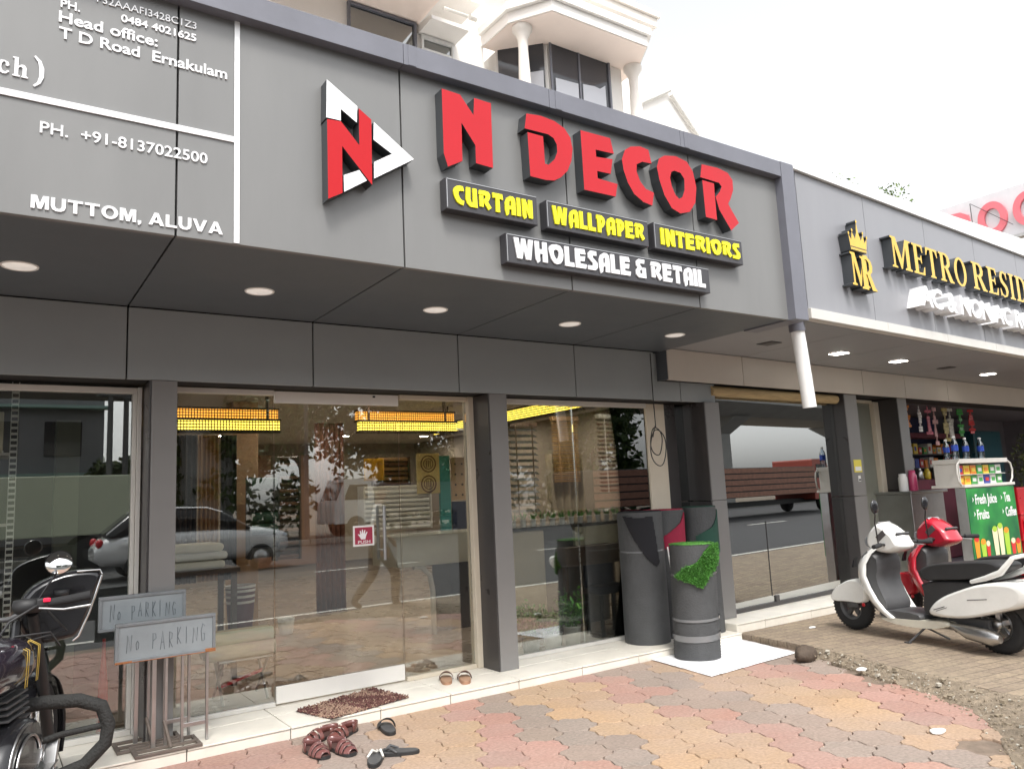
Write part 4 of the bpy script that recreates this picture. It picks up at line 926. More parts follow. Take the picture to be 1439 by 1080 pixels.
# ---- juice stall in front of the neighbour
SX = 10.25
t = thing('juice_stall', 'juice counter with green Fresh Juice Fruits Tea Coffee banner and snack display', 'stall', (SX, 4.95, .055), 0)
b = MB(); b.box(9.66, 10.88, 4.72, 4.84, .06, 1.255); b.build('cabinet', M['steel'], t, bevel=.006)
ban = bpy.data.materials.new('green banner print'); ban.use_nodes = True
n_ = ban.node_tree.nodes; l_ = ban.node_tree.links; tc = n_.new('ShaderNodeTexCoord'); nz = n_.new('ShaderNodeTexNoise'); nz.inputs['Scale'].default_value = 2.2; nz.inputs['Detail'].default_value = 3
l_.new(tc.outputs['Object'], nz.inputs['Vector']); rp = n_.new('ShaderNodeValToRGB'); rp.color_ramp.elements[0].position = .35; rp.color_ramp.elements[0].color = (.0, .10, .035, 1); rp.color_ramp.elements[1].position = .72; rp.color_ramp.elements[1].color = (.04, .36, .06, 1)
l_.new(nz.outputs['Fac'], rp.inputs['Fac']); l_.new(rp.outputs[0], n_['Principled BSDF'].inputs['Base Color']); n_['Principled BSDF'].inputs['Roughness'].default_value = .35
bn = MB(); bn.box(9.665, 10.875, 4.712, 4.7195, .40, 1.245); bn = bn.build('banner', ban, t)
b = MB()
text_into(b, 'Fresh Juice', 9.85, 10.38, 1.055, .115, 4.7085, .002, 0, bold=.02); text_into(b, 'Fruits', 9.85, 10.14, .875, .115, 4.7085, .002, 0, bold=.02)
text_into(b, 'Tea', 10.57, 10.73, 1.055, .115, 4.7085, .002, 0, bold=.02); text_into(b, 'Coffee', 10.57, 10.85, .875, .115, 4.7085, .002, 0, bold=.02)
for x, z in ((9.78,1.10),(9.78,.93),(10.49,1.10),(10.49,.93)): outline(b, [[(x,z-.02),(x+.035,z+.01),(x,z+.04),(x+.012,z+.01)]], 4.7085, .002, 0, 0)
b.build('lettering', M['white_acr'], bn)
b = MB(); cols_ = [mat('print orange', (.75,.28,.02), .4), mat('print red', (.6,.03,.03), .4), mat('print cream', (.75,.68,.45), .4), mat('print lime', (.35,.55,.05), .4)]
rg = random.Random(4)
for x0, w_, h, mi in ((9.70,.12,.24,0),(9.84,.13,.20,3),(9.97,.10,.17,1),(10.16,.13,.33,2),(10.30,.13,.36,2),(10.44,.14,.30,3),(10.60,.12,.16,1),(10.73,.12,.15,0)):
    outline(b, [[(x0+.02,.41),(x0+w_-.02,.41),(x0+w_,.41+h),(x0,.41+h)]], 4.7085-.0005*(mi+1), .002, mi, mi)
    outline(b, [ringp(x0+w_/2, .41+h, w_*.45, .035, 14)], 4.7055-.0005*mi, .0015, (mi+1) % 4, (mi+1) % 4)
b.build('printed_fruit', cols_, bn)
b = MB(); b.box(9.63, 10.90, 4.70, 5.10, 1.257, 1.290); b.box(9.63, 10.84, 4.73, 5.06, 1.545, 1.60); b.box(9.64, 9.66, 4.75, 5.05, 1.29, 1.545); b.box(9.66, 10.82, 5.04, 5.06, 1.29, 1.545); b.box(9.66,10.82,4.76,5.04,1.405,1.412)
b.tube([(10.82,4.74,1.58),(10.93,4.74,1.53),(10.96,4.74,1.44),(10.93,4.74,1.34),(10.86,4.74,1.28)], .012, 8); b.tube([(9.65,4.74,1.58),(9.58,4.74,1.53),(9.56,4.74,1.44),(9.58,4.74,1.33),(9.65,4.74,1.28)], .012, 8)
b.build('display_case', M['white_alu'], t, bevel=.004)
snack = [mat('snack '+n_c, c, .3, coat=.3) for n_c, c in (('orange', (.70,.22,.02)), ('red', (.55,.03,.03)), ('green', (.05,.32,.06)), ('yellow', (.75,.55,.05)), ('blue', (.03,.06,.35)), ('white', (.7,.7,.66)))]
rg = random.Random(12)
words_ = ['orange', 'red', 'green', 'yellow', 'blue', 'white']
pos_ = ['far left', 'left', 'left centre', 'centre', 'right centre', 'right', 'far right']
for r_ in range(2):
    for k in range(7):
        ci = rg.randrange(6) if (r_ or k) else 0; x = 9.69 + k*.160; z = 1.291 if r_ == 0 else 1.413
        b = MB(); zz = z + .108
        b.prism([(x,z),(x+.145,z),(x+.138,z+.05),(x+.145,zz),(x,zz),(x+.007,z+.05)], 4.80, 4.84, 'xz'); b.box(x+.03, x+.115, 4.796, 4.7995, z+.03, z+.075, mi=1)
        o = b.build('snack_packet', [snack[ci], snack[(ci+3) % 6]], bevel=.006)
        tag(o, f'{words_[ci]} snack packet, {pos_[k]} on the {"lower" if r_ == 0 else "upper"} shelf of the stall display', 'packet', 'snack packets in the stall display')
bl_m = mat('blue bottle label', (.03, .08, .45), .35); wat = glass('water bottle plastic', (.80,.88,.95), .10, 1.0)
def bottle(x, y, z, h, label):
    t = thing('water_bottle', label, 'bottle', (x, y, z), group='water bottles on the stall')
    k = h/.24; b = MB(); b.lathe([(.030*k,0),(.034*k,.006*k),(.034*k,.06*k),(.032*k,.07*k),(.034*k,.08*k),(.034*k,.15*k),(.028*k,.18*k),(.014*k,.205*k),(.013*k,.22*k)], seg=20); b.build('bottle_body', wat, t, local=True)
    b = MB(); b.lathe([(.0352*k,.085*k),(.0352*k,.145*k)], seg=20, cap=False); b.build('wrapper', bl_m, t, local=True)
    b = MB(); b.lathe([(.015*k,.218*k),(.016*k,.22*k),(.016*k,.24*k),(.0,.241*k)], seg=16); b.build('cap', M['white'], t, local=True)
bottle(9.70, 4.80, 1.60, .28, 'larger water bottle with blue wrapper at the left end of the display'); bottle(9.80, 4.95, 1.60, .25, 'water bottle half hidden behind the larger left one')
bottle(10.17, 4.9, 1.60, .27, 'water bottle with blue wrapper in the middle of the display top'); bottle(10.55, 4.9, 1.60, .27, 'water bottle with blue wrapper at the right of the display top')
b = MB(); b.lathe([(.05,0),(.055,.01),(.055,.20),(.04,.22),(.04,.26),(.0,.265)], (9.95,5.5,1.236), 18); tag(b.build('plastic_jar', mat('pink jar', (.55,.06,.16), .3, coat=.4)), 'pink plastic jar on the steel counter behind the stall', 'jar')
b = MB(); b.lathe([(.05,0),(.055,.01),(.055,.17),(.045,.19),(.045,.22),(.0,.225)], (9.72,5.5,1.236), 18); tag(b.build('plastic_jar', M['white']), 'white plastic jar on the steel counter near the pillar', 'jar')
# steel kitchen counter between pillar and stall
t = thing('steel_counter', 'plain steel counter with pasted white notices between pillar and juice stall', 'counter', (9.9, 5.5, .1))
b = MB(); b.box(9.62, 10.40, 5.36, 5.9, .14, 1.20); b.box(9.58, 10.46, 5.33, 5.94, 1.203, 1.235); b.build('cabinet', M['steel'], t, bevel=.006)
b = MB(); b.box(9.98, 10.30, 5.350, 5.3585, .64, .86); b.box(9.90, 10.33, 5.352, 5.3585, .42, .60); b.build('notice', M['white'], t)
# goods inside the stall
rg = random.Random(8)
def MW(s_, d, z): v = Matrix.Rotation(R(3.5), 3, 'Z') @ Vector((s_, d, 0)); return Vector((5.6+v.x, 3.815+v.y, z))
maroon = mat('maroon cloth', (.13,.025,.045), .7, var=.2); navy = mat('navy sheet', (.02,.03,.10), .6, var=.2)
def mbox(name, s0, s1, d0, d1, z0, z1, m_, label, cat, bevel=.004):
    b = MB(); b.box(s0, s1, d0, d1, z0, z1); b.xf(Matrix.Translation((5.6,3.815,0)) @ Matrix.Rotation(R(3.5), 4, 'Z')); return tag(b.build(name, m_, bevel=bevel), label, cat)
mbox('curtain', 8.1, 9.5, 3.30, 3.36, 1.72, 2.48, navy, 'dark navy sheet hung at the back of the stall', 'sheet')
mbox('shelf', 7.2, 9.4, 2.75, 3.0, 2.06, 2.14, maroon, 'maroon shelf board across the back of the stall', 'shelf')
mbox('table', 6.1, 8.5, 2.2, 2.8, .13, 1.36, maroon, 'maroon covered table inside the stall', 'table', .02)
mbox('cooler', 9.7, 10.9, 2.7, 3.3, .13, 2.2, mat('teal cooler', (.02,.10,.13), .3, var=.1), 'tall dark teal cooler inside the stall', 'cooler', .02)
for k, (s_, z0, z1, m_, nm) in enumerate(((5.95,2.06,2.44,M['white_acr'],'white'),(6.22,2.02,2.44,mat('pink sachets',(.55,.16,.22),.4,var=.4,vscale=30),'pink'),(6.42,1.86,2.44,mat('pale pink sachets',(.6,.35,.36),.4,var=.4,vscale=30),'pale pink'),(6.78,1.92,2.44,mat('gold sachets',(.42,.36,.16),.3,var=.5,vscale=30),'gold'),(6.95,1.95,2.44,mat('silver sachets',(.5,.5,.46),.3,var=.5,vscale=30),'silver'),(5.55,2.12,2.44,snack[0],'orange'),(7.3,2.0,2.44,snack[2],'green'),(7.7,2.05,2.44,snack[1],'red'))):
    b = MB(); n = 9; w_ = .035 if k == 0 else .055
    for j in range(n):
        za = z1-(z1-z0)*j/n; zb = z1-(z1-z0)*(j+1)/n+.004; p = MW(s_+rg.uniform(-.008,.008), 1.92, 0); tw = rg.uniform(-.5,.5)
        b.obox((p.x, p.y, (za+zb)/2), (w_*2, .012, za-zb), Matrix.Rotation(tw, 3, 'Z'))
    b.tube([MW(s_,1.92,z0+.02), MW(s_,1.92,z1+.02)], .003, 5)
    tag(b.build('sachet_strip', m_, bevel=.002), f'{nm} strip of sachets hanging in the stall opening', 'packets', 'sachet strips hanging in the stall')
goods_c = [('orange',snack[0]),('red',snack[1]),('green',snack[2]),('yellow',snack[3]),('blue',snack[4]),('white',snack[5])]
shelf_n = ['lower','middle','upper']
for r_, zz in enumerate((1.30, 1.56, 1.80)):
    mbox('goods_shelf', 7.6, 10.0, 3.0, 3.28, zz-.022, zz-.002, M['dkgrey'], f'{shelf_n[r_]} grey goods shelf at the back of the stall', 'shelf')
    for k in range(13):
        nm_, m_ = goods_c[rg.randrange(6)]; s_ = 7.64+k*.178; h = rg.uniform(.11,.19)
        b = MB(); b.box(s_, s_+rg.uniform(.10,.16), 3.02, 3.18, zz, zz+h); b.box(s_+.02, s_+.09, 3.016, 3.0195, zz+h*.3, zz+h*.7, mi=1)
        b.xf(Matrix.Translation((5.6,3.815,0)) @ Matrix.Rotation(R(3.5), 4, 'Z'))
        tag(b.build('goods_box', [m_, snack[(k+2) % 6]], bevel=.004), f'{nm_} goods box, place {k+1} from the left on the {shelf_n[r_]} stall shelf', 'box', 'goods on the stall shelves')
for k in range(6):
    p = MW(6.5+k*.26, 2.4, 1.362); b = MB(); b.lathe([(.045,0),(.05,.01),(.05,.12),(.035,.14),(.03,.17)], p, 14)
    tag(b.build('jar', [snack[5], M['steel'], snack[3], M['dkgrey'], snack[1], snack[5]][k]), ['white jar at the left end of the maroon table','grey steel jar second on the maroon table','yellow jar in the middle of the maroon table','dark grey jar right of the yellow jar','red jar on the maroon table','white jar at the right end of the maroon table'][k], 'jar', 'jars on the maroon stall table')
# stickers on the pillars and red crate at the edge
def mflat(name, label, cat, s0, s1, z0, z1, m1, m2):
    t = thing(name, label, cat, MW((s0+s1)/2, 1.45, z0), R(3.5)); b = MB(); w_ = s1-s0; h = z1-z0
    b.box(-w_/2, w_/2, -.006, -.001, 0, h); b.build('plate', m1, t, local=True)
    b = MB(); b.box(-w_*.4, w_*.4, -.008, -.0065, h*.12, h*.45); b.build('print', m2, t, local=True)
mflat('notice', 'yellow and white notice on the neighbouring pillar', 'notice', 3.10, 3.27, 1.50, 1.65, mat('yellow notice', (.72,.62,.08), .5), M['white'])
mflat('sticker', 'small orange and white sticker on the narrow stall pillar', 'sticker', 4.40, 4.50, 1.09, 1.24, M['white'], snack[0])
mflat('switch_box', 'small white switch box below the yellow notice', 'switch', 3.17, 3.22, 1.39, 1.46, M['white'], M['dkgrey'])
t = thing('red_crate', 'red crate with white print stacked beside the juice stall', 'crate', (12.9, 5.6, .055)); b = MB(); b.box(12.55, 13.4, 5.4, 5.9, .06, 1.18)
for z in (.40,.78): b.box(12.53, 13.42, 5.38, 5.92, z, z+.03)
b.build('crate_body', M['red'], t, bevel=.01); b = MB(); b.box(12.60, 13.35, 5.374, 5.379, .50, .72); b.build('print', M['white'], t)
t = thing('potted_tree', 'yellowish green bushy tree at the right edge behind the stall', 'tree', (14.6, 5.7, .055))
b = MB(); b.tube([(14.6,5.7,.05),(14.62,5.72,.8),(14.58,5.7,1.4)], [.05,.04,.02], 8); b.build('trunk', mat('bark', (.12,.09,.06), .9, var=.3, bump=.4), t)
b = MB(); rg = random.Random(31)
for k in range(2200):
    d = rv(rg); p = Vector((14.6,5.7,1.55)) + Vector((d.x*.62, d.y*.6, d.z*.72))*rg.random()**.5
    leaf_quad(b, p, rv(rg)+Vector((0,0,-.5)), rv(rg), .012, rg.uniform(.05,.10), rg.randrange(2))
b.build('crown', [mat('yellow green leaf', (.10,.12,.03), .6, var=.3), mat('dull green leaf', (.05,.075,.02), .6, var=.3)], t)
# ================================================================== TWO WHEELERS
def smooth_poly(p, it=2):
    for _ in range(it):
        q = []
        for i in range(len(p)):
            a, c = p[i], p[(i+1) % len(p)]
            q += [(a[0]*.75+c[0]*.25, a[1]*.75+c[1]*.25), (a[0]*.25+c[0]*.75, a[1]*.25+c[1]*.75)]
        p = q
    return p
def puff(b, poly, y0, y1, mi=0, it=2, edge=.82, round_=.25, n=7):
    """pillow of a side profile between two lateral positions (x along, z up)"""
    p = smooth_poly(poly, it); cx = sum(a for a, _ in p)/len(p); cz = sum(c for _, c in p)/len(p)
    ts = [0, .03, .09, .2, .5, .8, .91, .97, 1]; secs = []
    for t in ts:
        e = min(t, 1-t)/round_; e = min(1, e); k = edge + (1-edge)*math.sqrt(max(0, 1-(1-e)**2))
        secs.append([Vector((cx+(a-cx)*k, y0+(y1-y0)*t, cz+(c-cz)*k)) for a, c in p])
    area = sum(p[i][0]*p[(i+1)%len(p)][1]-p[(i+1)%len(p)][0]*p[i][1] for i in range(len(p)))
    if area < 0: secs = [list(reversed(s)) for s in secs]
    b.loft(secs, mi)
def wheel(parent, x, z, r, w_, y=0.0, rim_r=.13, spokes=0, rim_m=None):
    b = MB(); pr = []
    for k in range(13):
        a = math.pi*k/12; pr.append((r - w_*.45 + math.sin(a)*w_*.45, y-math.cos(a)*w_/2))
    pr = [(rim_r, y-w_*.42)] + pr + [(rim_r, y+w_*.42)]
    b.lathe(pr, (x, 0, z), 40, axis='y', cap=False)
    for k in range(44):
        a = 2*math.pi*k/44
        for sg in (-1, 1): b.obox((x+math.cos(a)*(r-.003), y+sg*w_*.2, z+math.sin(a)*(r-.003)), (.014, w_*.24, .004), Matrix.Rotation(-a+math.pi/2, 3, 'Y'))
    t = b.build('wheel', M['rubber'], parent, local=True)
    q = MB(); q.lathe([(rim_r+.002, y-w_*.42),(rim_r-.02, y-w_*.34),(rim_r-.02, y+w_*.34),(rim_r+.002, y+w_*.42)], (x, 0, z), 32, axis='y', cap=False)
    q.lathe([(.0, y-w_*.5),(.035, y-w_*.5),(.04, y+w_*.5),(.0, y+w_*.5)], (x, 0, z), 18, axis='y')
    if spokes:
        for k in range(spokes):
            a = 2*math.pi*k/spokes; sg = 1 if k % 2 else -1
            q.tube([(x+.035*math.cos(a), y+sg*w_*.35, z+.035*math.sin(a)), (x+(rim_r-.01)*math.cos(a+.5*sg), y, z+(rim_r-.01)*math.sin(a+.5*sg))], .003, 5)
    else:
        for k in range(5):
            a = 2*math.pi*k/5+.3; q.obox((x+math.cos(a)*rim_r*.55, y, z+math.sin(a)*rim_r*.55), (rim_r*.9, w_*.3, .035), Matrix.Rotation(-a, 3, 'Y'))
    q.build('rim', rim_m or M['steel'], t, local=True)
    return t
def scooter(label, loc, rot, body, lower, head, seat_m, mirrors=(-1, 1)):
    t = thing('scooter', label, 'scooter', loc, rot, 'scooters parked outside the neighbouring shop')
    wheel(t, .02, .215, .215, .095, rim_r=.125, rim_m=M['dkgrey']); wheel(t, 1.40, .215, .218, .10, rim_r=.125)
    B = lambda: MB()
    b = B(); puff(b, [(-.20,.235),(-.17,.33),(-.06,.41),(.10,.475),(.235,.44),(.24,.30),(.20,.245),(.02,.25)], -.085, .085, it=2, edge=.86, round_=.4); b.build('front_fender', body, t, local=True)
    b = B(); b.tube([(.16,-.055,.42),(.03,-.06,.215)], .016, 10); b.tube([(.16,.055,.42),(.03,.06,.215)], .016, 10); b.obox((.08,-.062,.24), (.10,.02,.06)); b.build('fork', M['dkgrey'], t, local=True)
    # leg shield, a curved sheet wider at the bottom
    sh = [(.33,.765,.115),(.245,.69,.165),(.20,.60,.195),(.195,.50,.205),(.235,.40,.205),(.29,.30,.20),(.355,.22,.19),(.43,.165,.18)]
    secs = []
    for x, z, w_ in sh:
        ring = []
        for k in range(15):
            u = -1+2*k/14; ring.append(Vector((x+.10*u*u*u*u+.03*u*u, u*w_, z+.01*u*u)))
        for k in range(14, -1, -1):
            u = -1+2*k/14; ring.append(Vector((x+.060+.085*u*u*u*u+.03*u*u, u*w_*.96, z+.012+.01*u*u)))
        secs.append(ring)
    b = B(); b.loft(list(reversed(secs)), 0); b.build('leg_shield', body, t, local=True)
    b = B(); puff(b, [(.30,.74),(.455,.715),(.46,.60),(.43,.50),(.48,.36),(.53,.27),(.50,.20),(.40,.20),(.32,.30),(.26,.44),(.26,.58)], -.15, .15, edge=.9, it=1); b.build('inner_panel', M['dkgrey'], t, local=True)
    b = B(); b.prism([(.215,.585),(.235,.640),(.262,.675),(.245,.63),(.235,.585)], -.190, -.150, 'xz'); b.prism([(.215,.585),(.235,.640),(.262,.675),(.245,.63),(.235,.585)], .150, .190, 'xz'); b.build('indicator', M['blk'], t, local=True)
    b = B(); puff(b, [(.41,.21),(.50,.245),(.83,.245),(.86,.20),(.80,.175),(.45,.175)], -.165, .165, edge=.92, it=1); b.build('floorboard', M['dkgrey'], t, local=True)
    b = B(); puff(b, [(.40,.175),(.86,.195),(1.08,.215),(1.12,.175),(.95,.130),(.62,.125),(.46,.150)], -.170, .170, edge=.9, it=1); b.build('lower_cover', lower, t, local=True)
    b = B(); puff(b, [(.46,.995),(.40,.955),(.325,.88),(.30,.79),(.345,.735),(.46,.705),(.58,.71),(.70,.765),(.66,.815),(.63,.88)], -.115, .115, edge=.70, round_=.5, it=2); h = b.build('handlebar_cowl', head, t, local=True)
    b = B(); puff(b, [(.305,.86),(.285,.80),(.32,.745),(.42,.735),(.42,.80),(.36,.87)], -.10, .10, edge=.7, round_=.5); b.build('headlight', mat('headlight lens', (.42,.43,.45), .08, metal=.6, coat=1), t, local=True)
    b = B(); b.obox((.60,0,.845), (.015,.15,.11), Matrix.Rotation(R(38), 3, 'Y')); b.build('meter', M['dkgrey'], t, local=True)
    b = B(); b.obox((.535,0,.915), (.215,.15,.006), Matrix.Rotation(R(37), 3, 'Y')); b.build('visor', mat('smoky visor', (.30,.30,.31), .12, coat=.5), t, local=True, bevel=.002)
    b = B(); b.obox((.500,-.112,.865), (.10,.012,.05), Matrix.Rotation(R(-38), 3, 'Y')); b.build('turn_lamp', mat('smoked lamp', (.10,.09,.09), .1), t, local=True)
    b = B()
    for sg in (-1, 1):
        b.tube([(.50,sg*.06,.78),(.56,sg*.20,.80),(.62,sg*.34,.79)], .013, 10); 
    b.build('handlebar', M['blk_mat'], t, local=True)
    for sg in (-1, 1):
        b = B(); b.tube([(.58,sg*.23,.797),(.625,sg*.36,.79)], .019, 12); b.build('grip', M['rubber'], t, local=True)
        b = B(); b.tube([(.53,sg*.20,.79),(.51,sg*.27,.77),(.56,sg*.36,.76)], .006, 6); b.build('brake_lever', M['steel'], t, local=True)
        if sg not in mirrors: continue
        b = B(); b.tube([(.53,sg*.19,.80),(.535,sg*.21,.98),(.56,sg*.225,1.06)], .006, 8); b.ell((.565,sg*.23,1.12), (.018,.045,.062), 14, 8); b.build('mirror', M['blk'], t, local=True)
    b = B(); puff(b, [(.79,.56),(.84,.615),(.95,.655),(1.20,.68),(1.46,.705),(1.58,.695),(1.60,.655),(1.47,.59),(1.30,.545),(1.02,.52),(.84,.50)], -.135, .135, edge=.80, round_=.4); b.build('seat', seat_m, t, local=True)
    b = B(); puff(b, [(.83,.51),(1.32,.54),(1.45,.50),(1.10,.25),(.86,.21),(.83,.30),(.86,.40)], -.125, .125, edge=.9, it=1); b.build('seat_box', M['blk_mat'], t, local=True)
    b = B()
    for y0, y1 in ((-.20,-.06), (.06,.20)):
        puff(b, [(.90,.250),(.96,.335),(1.06,.405),(1.20,.465),(1.38,.53),(1.58,.565),(1.74,.555),(1.80,.50),(1.76,.40),(1.55,.335),(1.28,.255),(1.05,.235)], y0, y1, edge=.80, round_=.45)
    b.build('rear_panel', body, t, local=True)
    b = B(); puff(b, [(1.50,.555),(1.74,.55),(1.82,.49),(1.77,.41),(1.50,.45)], -.10, .10, edge=.8); b.build('tail_cover', body, t, local=True)
    b = B(); puff(b, [(1.74,.535),(1.82,.505),(1.815,.455),(1.73,.49)], -.14, .14, edge=.75); b.build('tail_light', M['red'], t, local=True)
    b = B()
    for sg in (-1, 1): b.tube([(1.30,sg*.125,.535),(1.44,sg*.15,.575),(1.56,sg*.15,.625),(1.645,sg*.12,.735)], [.016,.022,.024,.017], 10)
    b.tube([(1.645,-.12,.735),(1.66,0,.745),(1.645,.12,.735)], .016, 10); b.build('grab_rail', body, t, local=True)
    b = B(); b.tube([(1.02,-.11,.19),(1.14,-.14,.175),(1.24,-.155,.155),(1.44,-.16,.135),(1.50,-.16,.135)], [.02,.03,.055,.058,.03], 16); b.build('muffler', M['steel'], t, local=True)
    b = B(); b.obox((1.20,.0,.20), (.34,.16,.10)); b.obox((1.36,.10,.22), (.30,.05,.10)); b.tube([(1.34,.11,.25),(1.46,.10,.46)], .02, 8); b.build('engine', M['dkgrey'], t, local=True, bevel=.012)
    b = B(); puff(b, [(1.18,.30),(1.45,.46),(1.66,.40),(1.72,.25),(1.68,.22),(1.60,.34),(1.44,.42),(1.22,.25)], -.06, .06, it=1); b.build('rear_fender', M['blk_mat'], t, local=True)
    b = B(); b.tube([(.84,-.10,.14),(.76,-.17,.04),(.73,-.20,.004)], .009, 8); b.obox((.725,-.20,.006), (.05,.03,.008)); b.tube([(.86,-.12,.13),(1.08,-.16,.08)], .008, 8); b.build('stand', M['dkgrey'], t, local=True)
    b = B()
    for (x0, z0, x1, z1, w_) in ((1.00,.300,1.10,.335,.006),(1.02,.292,1.12,.330,.004),(1.30,.405,1.46,.425,.006)):
        b.obox(((x0+x1)/2, -.2012, (z0+z1)/2), (math.hypot(x1-x0, z1-z0), .002, w_), Matrix.Rotation(-math.atan2(z1-z0, x1-x0), 3, 'Y'))
    b.build('decal', M['dkgrey'], t, local=True)
    b = B(); b.lathe([(.0,-.088),(.016,-.088),(.016,-.080)], (.205,0,.245), 12, axis='y'); b.build('reflector', M['red'], t, local=True)
    return t
white_lo = mat('cream lower cover', (.60,.57,.48), .35, var=.08)
s1 = scooter('white scooter with dark seat parked nearest on the raised paving', (6.714, 4.422, .055), math.atan2(-.98692, -.16119), M['pearl'], white_lo, M['pearl'], M['blk_mat'], (-1,))
s2 = scooter('red scooter with dark seat parked behind the white one', (7.42, 4.36, .055), math.atan2(-.9869, -.1612), mat('red body paint', (.50,.012,.03), .15, coat=.6), M['dkgrey'], mat('red cowl paint', (.42,.012,.03), .2, coat=.5), M['blk_mat'], (-1,))

# ---- motorcycle at the lower left
t = thing('motorcycle', 'black motorcycle with gold pinstriped tank, round mirror and thick crash guard', 'motorcycle', (0, 4.05, 0), R(70))
wheel(t, -.58, .31, .31, .11, rim_r=.235, spokes=28, rim_m=M['chrome'])
wt = wheel(t, .80, .31, .31, .095, y=.045, rim_r=.235, spokes=28, rim_m=M['chrome'])
tankm = mat('black plum tank paint', (.022, .017, .025), .14, var=.1, vscale=3, coat=.8)
secs = []
for x, w_, z0, z1 in ((-.30,.06,.74,.82),(-.27,.10,.715,.855),(-.18,.135,.70,.895),(0,.155,.69,.915),(.14,.16,.69,.915),(.24,.145,.70,.905),(.30,.10,.73,.88),(.33,.05,.77,.84)):
    secs.append([Vector((x, w_*math.copysign(abs(math.cos(a))**.7, math.cos(a)), (z0+z1)/2+(z1-z0)/2*math.copysign(abs(math.sin(a))**.75, math.sin(a)))) for a in [2*math.pi*k/24 for k in range(24)]])
b = MB(); b.loft(secs); tk = b.build('fuel_tank', tankm, t, local=True)
goldp = mat('gold pinstripe', (.55,.38,.08), .3, metal=.4)
b = MB()
for xx in (.06,.085,.215,.235):
    b.tube([Vector((xx+.02*math.sin((z-.70)*9), -.158+.10*max(0,(z-.86))/.06-(.0 if xx<.15 else -.006), z)) for z in (.71,.74,.78,.82,.86,.885)], .0018, 6)
b.build('pinstripe', goldp, tk, local=True)
b = MB(); puff(b, [(-.85,.80),(-.60,.83),(-.34,.80),(-.25,.78),(-.28,.71),(-.60,.70),(-.84,.72)], -.13, .13, edge=.8); b.build('seat', M['blk_mat'], t, local=True)
b = MB()
for k in range(9):
    z = .47+k*.026; w_ = .13-.003*abs(k-4); b.obox((.09,-.0,z), (.25,w_*2.1,.010))
b.obox((.09,0,.56), (.18,.17,.26)); b.build('cylinder_fins', M['dkgrey'], t, local=True, bevel=.003)
b = MB(); puff(b, [(-.20,.30),(-.22,.45),(-.12,.565),(.06,.60),(.20,.565),(.25,.45),(.20,.32),(0,.27)], -.19, .16, edge=.82, round_=.3); e = b.build('engine_cover', M['blk'], t, local=True)
b = MB()
for (x0,z0,r_) in ((.02,.40,.17),(.02,.40,.125)):
    b.tube([(x0+r_*1.15*math.cos(a), -.196+.012*(r_>.15), z0+r_*math.sin(a)) for a in [math.pi*(.1+.8*k/14) for k in range(15)]], .006, 6)
b.build('trim_line', M['steel'], e, local=True)
b = MB()
for k in range(5): b.obox((.19,-.15,.33-k*.030), (.22,.16,.012), Matrix.Rotation(R(-6), 3, 'Y'))
b.build('lower_fins', M['steel'], t, local=True, bevel=.004)
b = MB(); b.tube([(.26,-.03,.59),(.30,-.16,.595),(.33,-.30,.585),(.35,-.39,.545),(.355,-.42,.46),(.35,-.41,.38),(.32,-.33,.30),(.27,-.18,.26),(.22,-.06,.25)], .031, 14); b.tube([(.26,-.10,.42),(.30,-.24,.45),(.35,-.40,.46)], .014, 10)
b.tube([(.26,.03,.59),(.33,.30,.585),(.355,.42,.46),(.32,.33,.30),(.22,.06,.25)], .031, 14); b.build('crash_guard', mat('black wrapped guard', (.02,.02,.019), .8, bump=.5, bscale=90), t, local=True)
b = MB(); b.tube([(.18,-.16,.30),(.24,-.24,.30),(.27,-.26,.20)], .012, 8); b.obox((.10,-.25,.25), (.09,.10,.025)); b.obox((.29,-.20,.36), (.03,.05,.16), Matrix.Rotation(R(25),3,'Y')); b.build('foot_peg', M['steel'], t, local=True, bevel=.004)
for sg in (-1, 1):
    b = MB(); b.tube([(.42,.02+sg*.085,.98),(.62,.03+sg*.085,.66),(.80,.045+sg*.085,.31)], [.024,.026,.030], 12); b.build('fork', M['blk_mat'], t, local=True)
b = MB(); vs = []
for k in range(19):
    a = R(-25+k*10)
    for u in (-1,-.6,0,.6,1): vs.append(Vector((.80+math.cos(a)*(.345-.03*u*u), .045+u*.075, .31+math.sin(a)*(.345-.03*u*u))))
b.add(vs, [(i*5+k, i*5+k+1, (i+1)*5+k+1, (i+1)*5+k) for i in range(18) for k in range(4)], 0, True); o = b.build('front_fender', M['blk'], t, local=True); o.modifiers.new('s', 'SOLIDIFY').thickness = .004
# steering parts are placed in world metres beside the tank
Wm = (Matrix.Translation((0,4.05,0)) @ Matrix.Rotation(R(70), 4, 'Z')).inverted()
b = MB(); b.tube([(-0.292,4.558,1.031),(-0.130,4.504,0.998),(0.022,4.450,0.966),(0.108,4.417,0.966),(0.216,4.385,1.014),(0.432,4.304,1.050)], .012, 10); b.xf(Wm); b.build('handlebar', M['dkgrey'], t, local=True)
b = MB(); b.tube([(0.265,4.369,1.028),(0.356,4.333,1.039),(0.437,4.302,1.052)], [.019,.021,.022], 14); b.xf(Wm); gp = b.build('grip', M['rubber'], t, local=True)
b = MB(); b.tube([(-0.302,4.558,1.031),(-0.173,4.520,1.009)], .021, 14); b.xf(Wm); b.build('grip', M['rubber'], t, local=True)
b = MB(); b.obox((0.243,4.374,1.033), (.055,.035,.04)); b.xf(Wm); sw = b.build('switch_pod', M['blk_mat'], t, local=True, bevel=.008)
b = MB(); b.obox((0.257,4.350,1.044), (.03,.014,.018)); b.xf(Wm); b.build('switch', emit('glowing red switch', (.75,.01,.05), .25), sw, local=True, bevel=.004)  # switch colour lifted by a glow of its own, no lamp here
